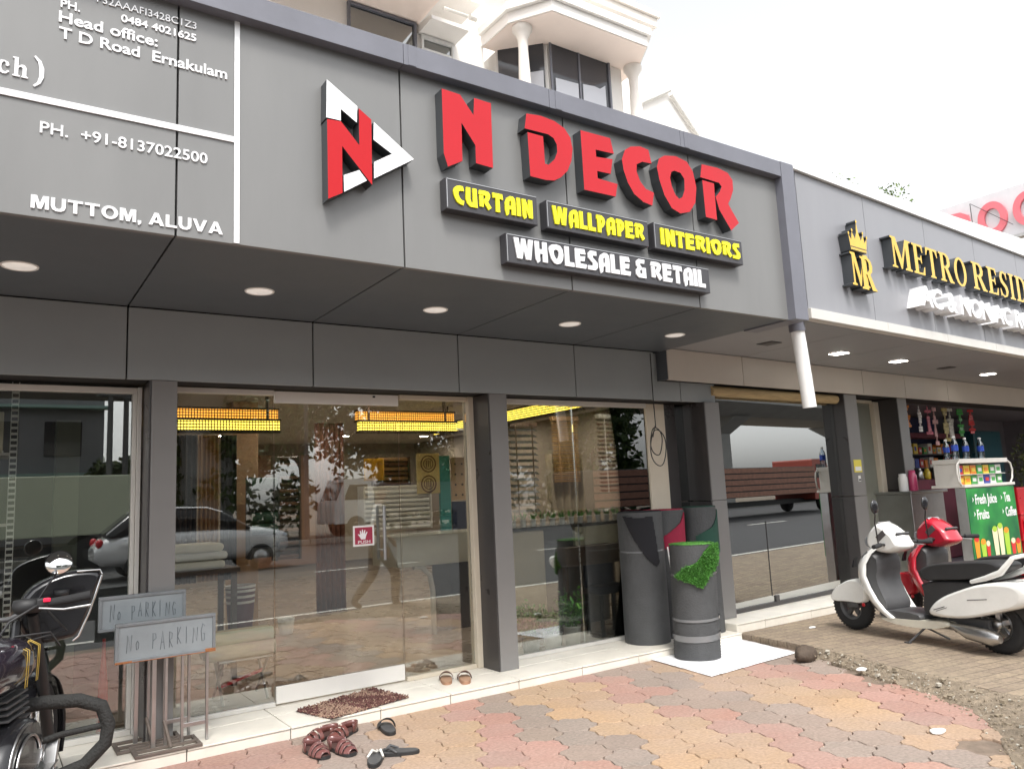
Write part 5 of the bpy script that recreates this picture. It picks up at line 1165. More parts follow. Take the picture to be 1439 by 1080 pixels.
b = MB(); b.tube([(0.227,4.352,1.009),(0.324,4.298,0.998),(0.432,4.266,1.009)], .006, 8); b.xf(Wm); b.build('brake_lever', M['steel'], t, local=True)
mq = Vector((-.12,-.92,.36)).to_track_quat('Z','Y').to_matrix()
b = MB(); b.tube([(0.221,4.379,1.041),(0.265,4.379,1.117),(0.294,4.385,1.160)], .005, 8); b.xf(Wm); mr_ = b.build('mirror', M['blk'], t, local=True)
b = MB(); b.lathe([(.0,-.018),(.040,-.016),(.056,-.004),(.060,.003),(.0,.004)], seg=32); b.xf(Matrix.Translation((0.303,4.374,1.210)) @ mq.to_4x4()); b.xf(Wm); b.build('mirror_shell', M['blk'], mr_, local=True)
b = MB(); b.lathe([(.0,.0042),(.0560,.0046),(.0560,.0042)], seg=32); b.xf(Matrix.Translation((0.303,4.374,1.210)) @ mq.to_4x4()); b.xf(Wm); b.build('mirror_glass', mat('mirror glass', (.85,.87,.86), .03, metal=1), mr_, local=True)
b = MB(); vis = [(0.140,0.896),(0.146,0.998),(0.178,1.079),(0.254,1.128),(0.367,1.162),(0.491,1.158),(0.503,1.128),(0.481,1.061),(0.448,0.950),(0.405,0.842),(0.324,0.828),(0.238,0.825)]
puff(b, vis, 4.48, 4.64, it=1, edge=.85); b.xf(Wm); cw = b.build('headlamp_cowl', M['blk'], t, local=True)
b = MB(); b.tube([(0.499,4.477,1.128),(0.475,4.471,1.047),(0.445,4.471,0.950),(0.402,4.471,0.845),(0.378,4.471,0.828)], .0055, 8); b.tube([(0.500,4.482,1.133),(0.491,4.482,1.156),(0.389,4.482,1.156)], .006, 6); b.xf(Wm); b.build('chrome_edge', M['chrome'], cw, local=True)
b = MB(); b.lathe([(.0,0),(.055,0),(.065,.03),(.06,.06),(.0,.062)], (0.184,4.428,0.987), 20); b.lathe([(.0,0),(.03,0),(.032,.03),(.0,.03)], (0.324,4.450,1.047), 16); b.xf(Wm); b.build('speedometer', M['blk_mat'], t, local=True)
b = MB(); b.tube([(0.216,4.363,1.020),(0.108,4.288,0.966),(0.032,4.298,0.836),(0.108,4.374,0.663)], .006, 8); b.tube([(0.259,4.352,0.998),(0.346,4.385,0.890),(0.216,4.450,0.858),(0.065,4.320,0.793)], .005, 8); b.tube([(0.032,4.212,0.858),(0.130,4.234,0.906),(0.270,4.266,0.906),(0.313,4.298,0.836)], .0045, 8)
b.tube([(-0.054,4.514,1.009),(0.000,4.406,0.901),(0.065,4.320,0.750)], .006, 8); b.xf(Wm); b.build('cable', M['blk_mat'], t, local=True)
b = MB(); b.tube([(.22,-.08,.62),(.30,-.10,.45),(.22,-.14,.22),(-.1,-.17,.20),(-.75,-.20,.26)], [.02,.02,.025,.03,.045], 12); b.build('exhaust', M['chrome'], t, local=True)
b = MB(); b.tube([(.42,0,.95),(.36,0,.62),(.26,0,.28),(-.2,0,.26),(-.45,0,.45),(-.30,0,.72),(.38,0,.82)], .020, 10); b.tube([(-.15,.10,.26),(-.22,.28,.02)], .012, 8); b.build('frame', M['blk'], t, local=True)
b = MB(); puff(b, [(-.92,.66),(-.80,.72),(-.50,.70),(-.30,.62),(-.45,.60),(-.75,.62),(-.92,.45)], -.07, .07, it=1); b.build('rear_fender', M['blk'], t, local=True)
b = MB(); b.ell((-.94,0,.62), (.03,.05,.04)); b.build('tail_light', M['red'], t, local=True)
# ================================================================== INSIDE THE SHOP
FL, CE = .066, 2.62
def one(b, name, m_, label, cat, group=None, bevel=0.0): return tag(b.build(name, m_, bevel=bevel), label, cat, group)
# ceiling downlights
lamp = emit('warm downlight', (1.0, .91, .78), 100)
k = 0; first = None
rows_ = ['nearest the glass front', 'in the second row from the glass', 'in the third row from the glass', 'deep at the back of the shop']
cols3 = ['far left', 'left', 'middle', 'right', 'far right']
for r_, y in enumerate((6.9, 8.8, 10.8, 13.2)):
    for c_, x in enumerate((-1.2, .9, 3.1, 5.3, 6.9)):
        if x < 2 and r_ == 0 or x < 0: continue
        lab = f'round warm ceiling downlight at the {cols3[c_]}, {rows_[r_]}'
        if first is None:
            first = thing('downlight', lab, 'ceiling light', (x, y, CE), group='downlights in the shop ceiling')
            b = MB(); b.lathe([(0,-.006),(.075,-.006),(.08,-.001)], seg=24); b.build('lens', lamp, first, local=True)
            b = MB(); b.lathe([(.080,-.001),(.082,-.010),(.095,-.010),(.098,-.001)], seg=24, cap=False); b.build('rim', M['white'], first, local=True)
        else: c = copy_thing(first, lab); c.location = (x, y, CE)
# lattice light beams: glowing cells behind a dark grid
def lattice_mat(name, c, s_):
    lat = bpy.data.materials.new(name); lat.use_nodes = True
    n_ = lat.node_tree.nodes; l_ = lat.node_tree.links; pb = n_['Principled BSDF']
    tc = n_.new('ShaderNodeTexCoord'); mp = n_.new('ShaderNodeMapping'); mp.inputs['Scale'].default_value = (40, 40, 40)
    l_.new(tc.outputs['Object'], mp.inputs[0]); sx_ = n_.new('ShaderNodeSeparateXYZ'); l_.new(mp.outputs[0], sx_.inputs[0])
    def mnode(op, a, b_=None):
        m = n_.new('ShaderNodeMath'); m.operation = op; l_.new(a, m.inputs[0])
        if b_ is not None:
            if isinstance(b_, (int, float)): m.inputs[1].default_value = b_
            else: l_.new(b_, m.inputs[1])
        return m.outputs[0]
    def bar(o): return mnode('LESS_THAN', mnode('ABSOLUTE', mnode('SUBTRACT', mnode('FRACT', o), .5)), .34)
    xy = mnode('ADD', sx_.outputs[0], sx_.outputs[1])
    cell = mnode('MULTIPLY', bar(xy), bar(sx_.outputs[2]))
    pb.inputs['Base Color'].default_value = (.10, .06, .02, 1); pb.inputs['Emission Color'].default_value = (*c, 1)
    l_.new(mnode('MULTIPLY', cell, s_), pb.inputs['Emission Strength'])
    return lat
lat_y = lattice_mat('glowing yellow lattice', (1.0, .72, .10), 1.7); lat_o = lattice_mat('glowing orange lattice', (1.0, .40, .05), 1.1)
wood = mat('dark wood trim', (.07, .04, .025), .5, var=.2, vscale=10)
def lattice(label, x0, x1, y0, y1, z0, z1):
    t = thing('lattice_lamp', label, 'lamp', ((x0+x1)/2, (y0+y1)/2, z0), group='glowing lattice beams under the shop ceiling')
    bx(x0, x1, y0, y1, z0, z1).build('glow_panel', lat_o if 'orange' in label else lat_y, t)
    b = MB(); along = x1-x0 > y1-y0
    b.box(x0-.01, x1+.01, y0-.01, y1+.01, z1+.002, z1+.02); b.box(x0-.01, x1+.01, y0-.01, y1+.01, z0-.02, z0-.002)
    for f_ in (.1, .9):
        p = (x0+(x1-x0)*f_, (y0+y1)/2) if along else ((x0+x1)/2, y0+(y1-y0)*f_)
        b.cyl((p[0], p[1], z1+.02), (p[0], p[1], CE), .008, seg=8)
    b.build('trim', wood, t)
lattice('glowing yellow lattice beam at the left window, lower and nearer of its pair', 1.22, 2.185, 6.98, 7.06, 2.105, 2.19)
lattice('glowing orange lattice beam at the left window, upper and farther of its pair', 1.30, 2.30, 7.40, 7.48, 2.255, 2.34)
lattice('glowing yellow lattice beam behind the door, lower and nearer of its pair', 2.965, 4.03, 6.98, 7.06, 2.110, 2.195)
lattice('glowing orange lattice beam behind the door, upper and farther of its pair', 3.12, 4.25, 7.40, 7.48, 2.26, 2.345)
lattice('long glowing yellow lattice beam running inward above the right window', 4.96, 5.04, 5.95, 9.2, 2.27, 2.385)

def cloth(name, label, x0, x1, y, z0, z1, m_, folds, amp=.03, cat='curtain', group=None):
    b = MB(); N = folds*8; vs = []
    for j in range(9):
        z = z0+(z1-z0)*j/8
        for i in range(N+1):
            u = i/N; vs.append((x0+(x1-x0)*u, y+amp*math.sin(u*folds*2*math.pi)*(1-.35*j/8), z))
    b.add(vs, [(j*(N+1)+i, j*(N+1)+i+1, (j+1)*(N+1)+i+1, (j+1)*(N+1)+i) for j in range(8) for i in range(N)], 0, True)
    o = b.build(name, m_); tag(o, label, cat, group); o.modifiers.new('s', 'SOLIDIFY').thickness = .006; return o
cloth('curtain', 'dark chocolate pleated curtain sample at the left of the display', 1.55, 1.80, 8.5, .70, 2.2, mat('chocolate cloth', (.035,.02,.015), .85, var=.2), 5, group='curtain samples on the display wall')
cloth('curtain', 'tan pleated curtain sample beside the chocolate one', 1.82, 2.02, 8.52, .70, 2.2, mat('tan cloth', (.42,.26,.13), .8, var=.15), 5, group='curtain samples on the display wall')
cloth('curtain', 'charcoal pleated curtain sample right of the tan one', 2.04, 2.20, 8.5, .70, 2.2, mat('charcoal cloth', (.03,.03,.035), .85), 4, group='curtain samples on the display wall')
cloth('curtain', 'short yellow curtain sample hung behind the door', 3.65, 3.90, 8.5, 1.67, 1.93, mat('yellow cloth', (.72,.40,.02), .7, var=.1), 2, .02, group='curtain samples on the display wall')
cloth('curtain', 'tall reddish brown curtain panel deep behind the door', 3.42, 3.80, 9.5, .10, 2.45, mat('russet cloth', (.17,.07,.045), .8, var=.2), 6, .025, group='curtain samples on the display wall')
one(bx(2.26, 2.54, 8.9, 9.2, FL, CE-.001), 'column', mat('peach tan column', (.52,.34,.21), .6, var=.06), 'peach tan square column behind the left window', 'column', bevel=.006)
def rodrack(label, x0, x1, y, z0, z1, n, m_rod, side_m, r_=.022):
    t = thing('roll_rack', label, 'rack', ((x0+x1)/2, y, z0), group='racks of rolls and rods')
    b = MB(); b.box(x0-.02, x0, y-.05, y+.12, z0, z1); b.box(x1, x1+.02, y-.05, y+.12, z0, z1); b.box(x0, x1, y+.10, y+.12, z0, z1); b.build('frame', side_m, t)
    for k in range(n):
        z = z0+(z1-z0)*(k+.5)/n; b = MB(); b.cyl((x0, y, z), (x1, y, z), r_, seg=10); b.build('rod', m_rod[k % len(m_rod)], t)
dg = mat('bottle green roll', (.015,.06,.045), .6); br_ = mat('walnut rod', (.16,.07,.04), .4, var=.2); tn = mat('oak rod', (.40,.24,.12), .4, var=.2); slate = mat('slate roll', (.05,.055,.06), .6)
rodrack('dark rack of slate and green rolls leaning at the tan column', 2.29, 2.56, 8.3, .90, 1.74, 7, [slate, slate, dg, dg], M['blk_mat'], .055)
rodrack('walnut rack of curtain rods right of the green rolls', 2.62, 2.86, 8.5, .85, 1.98, 16, [br_, wood], wood)
rodrack('white rack of pale blinds under the yellow curtain', 3.44, 4.24, 8.05, 1.10, 1.60, 10, [M['white'], M['white_alu']], M['white_alu'], .02)
rodrack('oak rack of short rods above the pale blinds', 3.85, 4.25, 8.6, 1.55, 1.95, 7, [tn, br_], wood)
def slats(label, x0, x1, y, z0, z1, n, ms, tape_m=None):
    t = thing('window_blind', label, 'blind', ((x0+x1)/2, y, z0), group='venetian blinds on display')
    b = MB(); mt = Matrix.Rotation(R(28), 3, 'X')
    for k in range(n):
        z = z0+(z1-z0)*(k+.5)/n; b.obox(((x0+x1)/2, y, z), (x1-x0, (z1-z0)/n*.92, .004), mt, k % len(ms))
    b.build('slats', ms, t)
    q = MB(); q.box(x0, x1, y-.03, y+.03, z1, z1+.05)
    for f_ in (.2, .8): q.box(x0+(x1-x0)*f_-.008, x0+(x1-x0)*f_+.008, y-.032, y-.029, z0, z1)
    q.build('head_rail', tape_m or wood, t)
slats('dark venetian blind with pale ladder cords at the left of the right window', 5.03, 5.42, 7.5, 1.20, 2.22, 14, [M['blk_mat'], M['dkgrey']])
slats('honey bamboo blind in the middle of the right window', 5.66, 6.06, 7.5, 1.55, 2.30, 34, [mat('honey bamboo', (.50,.29,.10), .6, var=.2), tn], tn)
slats('brown wooden blind at the right of the right window', 6.38, 6.90, 7.5, 1.40, 2.34, 18, [br_, wood], M['white_alu'])
cloth('curtain', 'plain beige drape below the honey bamboo blind', 5.62, 6.20, 7.6, .6, 1.9, mat('beige drape', (.36,.30,.22), .85, var=.1), 5, .03, group='curtain samples on the display wall')
# gold pattern panel, teal panel, peg board
t = thing('sample_panel', 'gold wallpaper panel with brown rosettes on the display wall', 'panel', (4.22, 8.0, 1.49))
bx(4.08, 4.37, 8.0, 8.02, 1.49, 1.95).build('board', mat('gold paper', (.55,.44,.20), .45, var=.1), t)
b = MB()
for cz in (1.60, 1.83):
    for r_ in (.10, .065): outline(b, [ringp(4.225, cz, r_, r_, 24), ringp(4.225, cz, r_*.86, r_*.86, 24)], 7.996, .003, 0, 0)
    for k in (-1,0,1): b.box(4.225+k*.025-.005, 4.225+k*.025+.005, 7.9965, 7.9995, cz-.04, cz+.04)
b.build('rosette', br_, t)
one(bx(4.385, 4.52, 8.02, 8.06, .9, 1.92), 'sample_panel', mat('teal paper', (.05,.27,.27), .5, var=.1), 'teal wallpaper panel beside the gold one', 'panel')
t = thing('peg_board', 'tan peg board dotted with dark knobs beside the teal panel', 'board', (4.66, 8.0, 1.4)); bx(4.53, 4.80, 8.0, 8.02, 1.40, 1.90).build('board', mat('tan board', (.42,.29,.18), .6, var=.1), t)
b = MB()
for i in range(3):
    for j in range(4): b.ell((4.575+i*.09, 7.99, 1.46+j*.12), (.012,.012,.012), 8, 6)
b.build('knobs', M['blk_mat'], t)
one(bx(4.53, 4.80, 8.0, 8.03, .85, 1.385), 'sample_panel', mat('midnight blue paper', (.02,.03,.07), .5), 'midnight blue panel below the peg board', 'panel')
# white counter with a bent tube leg
t = thing('counter', 'long pale counter with bent tube leg behind the right side of the door', 'counter', (3.9, 7.3, FL))
bx(3.42, 4.95, 7.20, 7.8, .76, 1.07).build('counter_top', mat('pale laminate', (.56,.54,.46), .35, var=.05), t, bevel=.006)
b = MB(); b.tube([(3.62,7.24,.755),(3.72,7.24,.74),(3.80,7.24,.66),(3.83,7.24,.5),(3.83,7.24,FL)], .028, 12); b.build('leg', M['white_alu'], t)
bx(4.1, 4.95, 7.35, 7.75, FL, .755).build('cabinet', M['blk_mat'], t)
# cushions on a low table
t = thing('low_table', 'low dark table behind the left window', 'table', (1.35, 6.65, FL)); b = MB(); b.box(.95, 1.70, 6.45, 6.95, .93, .965); b.build('table_top', wood, t)
for x in (.99, 1.66):
    for y in (6.49, 6.91): b = MB(); b.box(x-.02, x+.02, y-.02, y+.02, FL, .928); b.build('leg', wood, t)
wc = mat('cream fabric', (.68,.64,.52), .9, var=.08, vscale=6)
for k, (z, dx, lab) in enumerate(((.967,0,'bottom cream fabric bale of the stack on the low table'),(1.035,.02,'middle cream fabric bale of the stack on the low table'),(1.10,-.01,'top cream fabric bale of the stack on the low table'))):
    b = MB(); b.box(1.10+dx, 1.60+dx, 6.5, 6.9, z, z+.062); one(b, 'fabric_bale', wc if k != 1 else M['white'], lab, 'fabric', 'fabric bales on the low table', .025)
# pale rolls on a folding trestle close to the glass
t = thing('folding_trestle', 'folding steel trestle with a red strap behind the left window', 'trestle', (1.58, 6.0, FL))
b = MB()
for x in (1.43, 1.74):
    b.tube([(x, 5.86, FL),(x, 6.14, .36)], .011, 8); b.tube([(x, 6.16, FL),(x, 5.86, .36)], .011, 8)
b.tube([(1.40,5.86,.36),(1.77,5.86,.36)], .010, 8); b.tube([(1.40,6.14,.36),(1.77,6.14,.36)], .010, 8); b.build('frame', M['steel'], t)
b = MB(); b.obox((1.585,5.99,.21), (.34,.03,.018), Matrix.Rotation(R(-14), 3, 'Y')); b.build('strap', M['red'], t)
k = 0
for i, (dy, dz, m_, lab) in enumerate(((-.09,.415,wc,'cream wallpaper roll, front one resting on the trestle'),(.02,.415,M['white'],'white wallpaper roll, middle of the trestle'),(.12,.415,wc,'cream wallpaper roll, rear one on the trestle'),(-.035,.50,mat('mint paper',(.50,.58,.44),.7),'mint wallpaper roll lying on top of the front rolls'),(.07,.50,mat('sand paper',(.50,.43,.28),.7),'sand coloured wallpaper roll on top at the rear'))):
    b = MB(); b.lathe([(.02,1.33),(.05,1.33),(.052,1.335),(.052,1.80),(.05,1.805),(.02,1.805)], (0, 6.0+dy, dz), 18, axis='x'); one(b, 'wallpaper_roll', m_, lab, 'roll', 'wallpaper rolls on the trestle')
t = thing('striped_bin', 'maroon bin with white stripes on a stool behind the left window', 'bin', (1.95, 7.4, FL)); b = MB(); b.lathe([(.10,.30),(.13,.72)], (1.95,7.4,0), 20); b.build('bin_body', mat('maroon bin', (.10,.03,.05), .6), t)
b = MB()
for z in (.58,.63,.68,.715): rr = .10+.03*(z-.30)/.42+.003; b.lathe([(rr, z),(rr+.0015, z+.022)], (1.95,7.4,0), 20, cap=False)
b.build('stripe', M['white'], t); b = MB(); b.box(1.80,2.10,7.25,7.55,.26,.298)
for x in (1.82,2.08):
    for y in (7.27,7.53): b.box(x-.012,x+.012,y-.012,y+.012,FL,.26)
b.build('stool', wood, t)
b = MB(); b.lathe([(.07,0),(.09,.16),(.085,.16),(.07,.02)], (2.75,8.6,FL), 18); one(b, 'bucket', M['white'], 'small white bucket on the floor deep behind the door', 'bucket')
# plant counter of the right window
t = thing('plant_counter', 'dark topped counter carrying the row of small pots behind the right window', 'counter', (4.9, 6.35, FL))
bx(4.05, 5.62, 6.18, 6.62, 1.085, 1.115).build('counter_top', mat('dark counter stone', (.05,.05,.05), .25), t, bevel=.004)
bx(4.08, 4.52, 6.20, 6.60, FL, 1.08).build('cabinet', mat('beige laminate', (.44,.38,.28), .4, var=.06), t, bevel=.02); bx(4.9, 5.6, 6.20, 6.24, .84, 1.08).build('apron', mat('putty laminate', (.42,.39,.30), .4), t)
bx(4.54, 5.6, 6.55, 6.6, FL, 1.08).build('back_panel', mat('dark grey laminate', (.12,.11,.11), .5), t)  # plain dark grey back below the counter top
t = thing('desk', 'dark walnut desk tucked under the plant counter', 'desk', (4.95, 5.98, FL)); bx(4.62, 5.30, 6.0, 6.18, .72, .90).build('drawer_front', wood, t, bevel=.004)
for x in (4.66, 5.26): bx(x-.02, x+.02, 6.06, 6.10, FL, .718).build('leg', wood, t)
t = thing('chair', 'dark navy upholstered chair beside the desk', 'chair', (5.0, 5.95, FL)); navyc = mat('navy upholstery', (.018,.02,.04), .8, var=.2)
bx(4.85, 5.22, 5.80, 5.99, .45, .53).build('seat', navyc, t, bevel=.02); bx(4.85, 5.22, 6.02, 6.055, .50, .85).build('backrest', navyc, t, bevel=.015)
for x in (4.87, 5.20):
    for y in (5.82, 6.035): bx(x-.015, x+.015, y-.013, y+.013, FL, .448).build('leg', M['blk_mat'], t)
leafg = [mat('fresh leaf', (.13,.34,.06), .55, var=.35, vscale=30), mat('deep leaf', (.06,.19,.04), .55, var=.35, vscale=30)]
rg = random.Random(77)
def pot(label, x, y, z, r_, h, m_, n, sp, H, group, w_=.006):
    t = thing('potted_plant', label, 'plant', (x, y, z), group=group)
    b = MB(); b.lathe([(r_*.75,0),(r_*.8,.003),(r_,h),(r_*1.06,h),(r_*1.06,h-.01),(r_*.9,h-.012),(.0,h-.02)], (0,0,0), 18, cap=False); b.build('pot', m_, t, local=True)
    b = MB()
    for k in range(n):
        a = rg.uniform(0, 6.28); d = Vector((math.cos(a)*rg.uniform(.05,.7), math.sin(a)*rg.uniform(.05,.7), 1)); p = Vector((math.cos(a)*r_*.5, math.sin(a)*r_*.5, h-.01))
        if H > .12:   # leafy stems
            L = rg.uniform(.5, 1)*H; b.tube([p, p+d.normalized()*L], .0025, 4, 1)
            for q in range(9):
                pp = p + d.normalized()*L*(q+2)/10; leaf_quad(b, pp, rv(rg)+Vector((0,0,.4)), rv(rg), w_*2.2, rg.uniform(.03,.06), rg.randrange(2))
        else: leaf_quad(b, p, d, rv(rg), w_, rg.uniform(.6,1)*H, rg.randrange(2), bend=.02)
    b.build('leaves', leafg, t, local=True)
for k in range(12):
    x = 4.20 + k*.118
    pot(f'small white cup plant, number {k+1} from the left in the counter row', x, 6.26, 1.116, .030, .07, M['white'], 26, .5, .09, 'small plants in a row on the counter', .005)
gp_ = 'planters on the window floor'
pot('bushy plant in a dark green pot, left of the window floor planters', 3.98, 5.74, FL, .085, .16, mat('dark green pot', (.03,.06,.03), .5), 26, .5, .30, gp_)
pot('bushy plant in a white square edged pot, middle of the floor planters', 4.22, 5.74, FL, .085, .14, M['white'], 30, .5, .26, gp_)
pot('taller bushy plant in a white pot, right of the floor planters', 4.44, 5.74, FL, .080, .17, M['white'], 30, .5, .34, gp_)
# left window: slotted upright, shelving and boxes
t = thing('slotted_shelving', 'white slotted steel uprights with shelves behind the far left window', 'shelf', (0, 6.3, FL))
for x in (-.62, .14):
    b = MB(); b.box(x-.022, x-.018, 6.18, 6.20, FL, 2.45); b.box(x+.018, x+.022, 6.18, 6.20, FL, 2.45)
    for k in range(60): b.box(x-.018, x+.018, 6.18, 6.183, FL+k*.040, FL+k*.040+.016)
    b.build('upright', M['white'], t)
for z in (.45, .92, 1.38, 1.85): bx(-.75, .12, 6.21, 6.6, z, z+.02).build('shelf', M['white_alu'], t)
bxs = [(M['blk_mat'],'black'),(br_,'brown'),(mat('mint carton',(.35,.48,.38),.7),'mint'),(wc,'cream'),(slate,'slate'),(mat('plum carton',(.12,.03,.07),.6),'plum')]
for i, z in enumerate((.47, .94, 1.40, 1.87)):
    for j, x in enumerate((-.70, -.42, -.14)):
        m_, nm = bxs[(i*2+j*3+i) % 6]; h = .18+.05*((i+j) % 3)
        b = MB(); b.box(x, x+.22, 6.25, 6.55, z+.001, z+h); one(b, 'carton', m_, f'{nm} carton, {["left","middle","right"][j]} on the {["lowest","second","third","top"][i]} slotted shelf', 'box', 'cartons on the slotted shelving', .005)
b = MB(); b.tube([(4.02,6.95,2.13),(4.10,6.8,2.10),(4.2,6.7,2.02),(4.30,6.6,2.0)], .010, 8); one(b, 'white_cable', M['white'], 'loose white cable curling from the right end of the lattice beam', 'cable')
b = MB(); b.box(.45, .62, 7.2, 7.35, FL, 2.2); one(b, 'post', mat('green grey upright', (.12,.14,.11), .5), 'green grey upright imitating a reflection in the far left window', 'post')  # upright box stands in for a dark green reflection on the glass
for k, (x, c, lab) in enumerate(((-2.6,(.20,.09,.06),'russet display panel at the far left back wall'),(-.9,(.30,.24,.16),'beige display panel left of the centre back wall'),(1.0,(.10,.07,.06),'dark brown display panel at the centre back wall'),(4.9,(.24,.13,.08),'chestnut display panel right of the centre back wall'),(6.6,(.32,.27,.2),'sand display panel at the right back wall'))):
    b = MB(); b.box(x-.7, x+.7, 14.9, 14.98, .3, 2.4); one(b, 'display_panel', mat(f'panel cloth {k}', c, .8, var=.15, vscale=2), lab, 'panel', 'display panels on the back wall')
# red bag leaning at the left frame
b = MB(); b.lathe([(.03,0),(.035,.02),(.028,.30),(.012,.48),(.01,.58)], (.66,5.72,FL), 12); one(b, 'red_umbrella', M['red'], 'rolled red umbrella leaning inside the left window frame', 'umbrella')

# partition added to darken what shows through the far left window
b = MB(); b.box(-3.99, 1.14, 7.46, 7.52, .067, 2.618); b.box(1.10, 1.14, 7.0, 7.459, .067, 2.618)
b.build('added_dark_partition', mat('added dark partition wall', (.045,.045,.048), .7, var=.2), shop)
t = thing('tube_light', 'short white tube light glowing in the dim room behind the far left window', 'lamp', (-.05, 7.38, 1.95))
b = MB(); b.cyl((-.5,7.38,1.95), (.07,7.38,1.95), .014, seg=12); b.build('tube', emit('white tube', (.9,.95,1.0), 5), t)
b = MB(); b.box(-.53, .10, 7.40, 7.455, 1.93, 1.97); b.build('batten', M['white'], t)
# ================================================================== ACROSS THE ROAD (seen mirrored in the glass)
def car():
    t = thing('car', 'silver hatchback passing on the road', 'car', (4.1, -8.6, -.03), R(180))
    n0 = len(bpy.data.objects)
    silver = mat('silver car paint', (.74,.75,.76), .25, metal=.25, coat=.7)
    st = [(1.95,.42,.70,.45),(2.1,.30,.86,.70),(2.7,.24,.98,.82),(3.4,.22,1.0,.86),(4.6,.22,1.0,.86),(5.5,.24,1.0,.84),(6.05,.30,.90,.76),(6.22,.42,.70,.55)]
    b = MB(); secs = []
    for x, z0, z1, w_ in st:
        secs.append([Vector((x, -8.6+w_*math.copysign(abs(math.cos(a))**.45, math.cos(a)), (z0+z1)/2+(z1-z0)/2*math.copysign(abs(math.sin(a))**.5, math.sin(a)))) for a in [2*math.pi*(k+.5)/28 for k in range(28)]])
    b.loft(secs); b.build('body', silver, t)
    b = MB(); secs = []
    for x, z1, w_ in ((2.95,1.0,.74),(3.5,1.34,.66),(3.9,1.46,.62),(4.8,1.50,.62),(5.5,1.42,.62),(6.0,1.0,.70)):
        secs.append([Vector((x, -8.6-w_-.06, .94)), Vector((x, -8.6-w_, z1-.05)), Vector((x, -8.6-w_+.10, z1)), Vector((x, -8.6+w_-.10, z1)), Vector((x, -8.6+w_, z1-.05)), Vector((x, -8.6+w_+.06, .94))])
    b.loft(secs); b.build('cabin', M['blk'], t)
    b = MB(); secs = []
    for x, z1, w_ in ((3.55,1.355,.63),(3.9,1.475,.60),(4.8,1.515,.60),(5.45,1.44,.60)): secs.append([Vector((x, -8.6-w_, z1-.02)), Vector((x, -8.6+w_, z1-.02)), Vector((x, -8.6+w_-.06, z1+.02)), Vector((x, -8.6-w_+.06, z1+.02))])
    b.loft(secs); b.build('roof', silver, t)
    b = MB()
    for x in (4.45,): b.box(x-.04, x+.04, -8.6+.64, -8.6+.70, .96, 1.44)
    b.build('door_pillar', silver, t)
    for x in (2.72, 5.35):
        for sg in (1, -1):
            b = MB(); b.lathe([(.19,-.09),(.29,-.09),(.30,-.05),(.30,.05),(.29,.09),(.19,.09)], (x, -8.6+sg*.78, .27), 28, axis='y', cap=False); q = b.build('wheel', M['rubber'], t)
            b = MB(); b.lathe([(.0,-.085),(.19,-.085),(.19,.085),(.0,.085)], (x, -8.6+sg*.78, .27), 24, axis='y'); b.build('rim', M['steel'], q)
    for sg in (1, -1): b = MB(); b.ell((2.12,-8.6+sg*.55,.72), (.12,.16,.09)); b.build('headlight', M['clear'], t); b = MB(); b.ell((6.12,-8.6+sg*.6,.80), (.08,.12,.10)); b.build('tail_light', M['red'], t)
    b = MB(); b.ell((3.3,-8.6+.98,1.02), (.09,.06,.06)); b.build('mirror', silver, t)
    for q in list(t.children_recursive): q.matrix_parent_inverse = Matrix.Identity(4)
car()
def truck(name, label, x0, y, cab_m, body_m, L, bz0, bz1, planks, dirn=1):
    t = thing(name, label, 'truck', (x0+L/2, y, -.03))
    X = lambda u: x0+u if dirn > 0 else x0+L-u
    def B2(u0, u1, a, c, z0, z1): p, q = sorted((X(u0), X(u1))); b = MB(); b.box(p, q, y+a, y+c, z0, z1); return b
    B2(0, L-1.9, -1.15, 1.15, bz0, bz1).build('cargo_body', body_m, t, bevel=.03)
    if planks:
        b = MB()
        for k in range(5):
            z = bz0+(bz1-bz0)*(k+.1)/5; p, q = sorted((X(.02), X(L-1.92))); b.box(p, q, y+1.152, y+1.185, z, z+(bz1-bz0)/5*.8)
        b.build('side_boards', mat('red brown boards', (.30,.15,.105), .7, var=.25, vscale=5), t)
    b = MB(); u = [(L-1.85,.55),(L-1.85,bz1*.0+2.45),(L-.55,2.45),(L-.25,1.75),(L-.05,1.35),(L,.55)]; b.prism([(X(a), c) for a, c in u], y-1.05, y+1.05, 'xz'); c = b.build('cab', cab_m, t, bevel=.06)
    b = MB(); b.prism([(X(a), z) for a, z in ((L-1.55,1.55),(L-1.55,2.2),(L-.72,2.2),(L-.52,1.75),(L-.50,1.55))], y+1.04, y+1.062, 'xz'); b.build('cab_window', M['blk'], c)
    b = MB(); b.prism([(X(a), z) for a, z in ((L-.50,2.3),(L-.26,1.76),(L-.16,1.55),(L-.14,1.57),(L-.24,1.78),(L-.46,2.32))], y-.95, y+.95, 'xz'); b.build('windscreen', M['blk'], c)
    B2(.2, L-.3, -.45, .45, .42, .62).build('chassis', M['blk_mat'], t)
    for u_ in (1.1, L-1.0):
        for sg in (1, -1):
            b = MB(); b.lathe([(.2,-.14),(.42,-.14),(.45,-.08),(.45,.08),(.42,.14),(.2,.14)], (X(u_), y+sg*.95, .42), 24, axis='y', cap=False); q = b.build('wheel', M['rubber'], t)
            b = MB(); b.lathe([(.0,-.1),(.2,-.1),(.2,.1),(.0,.1)], (X(u_), y+sg*.95, .42), 16, axis='y'); b.build('rim', M['dkgrey'], q)
truck('lorry', 'long lorry with red brown plank sides standing across the road', 16.4, -9.6, mat('lorry cab red', (.30,.06,.04), .4), M['blk_mat'], 20.0, .85, 2.10, True, 1)
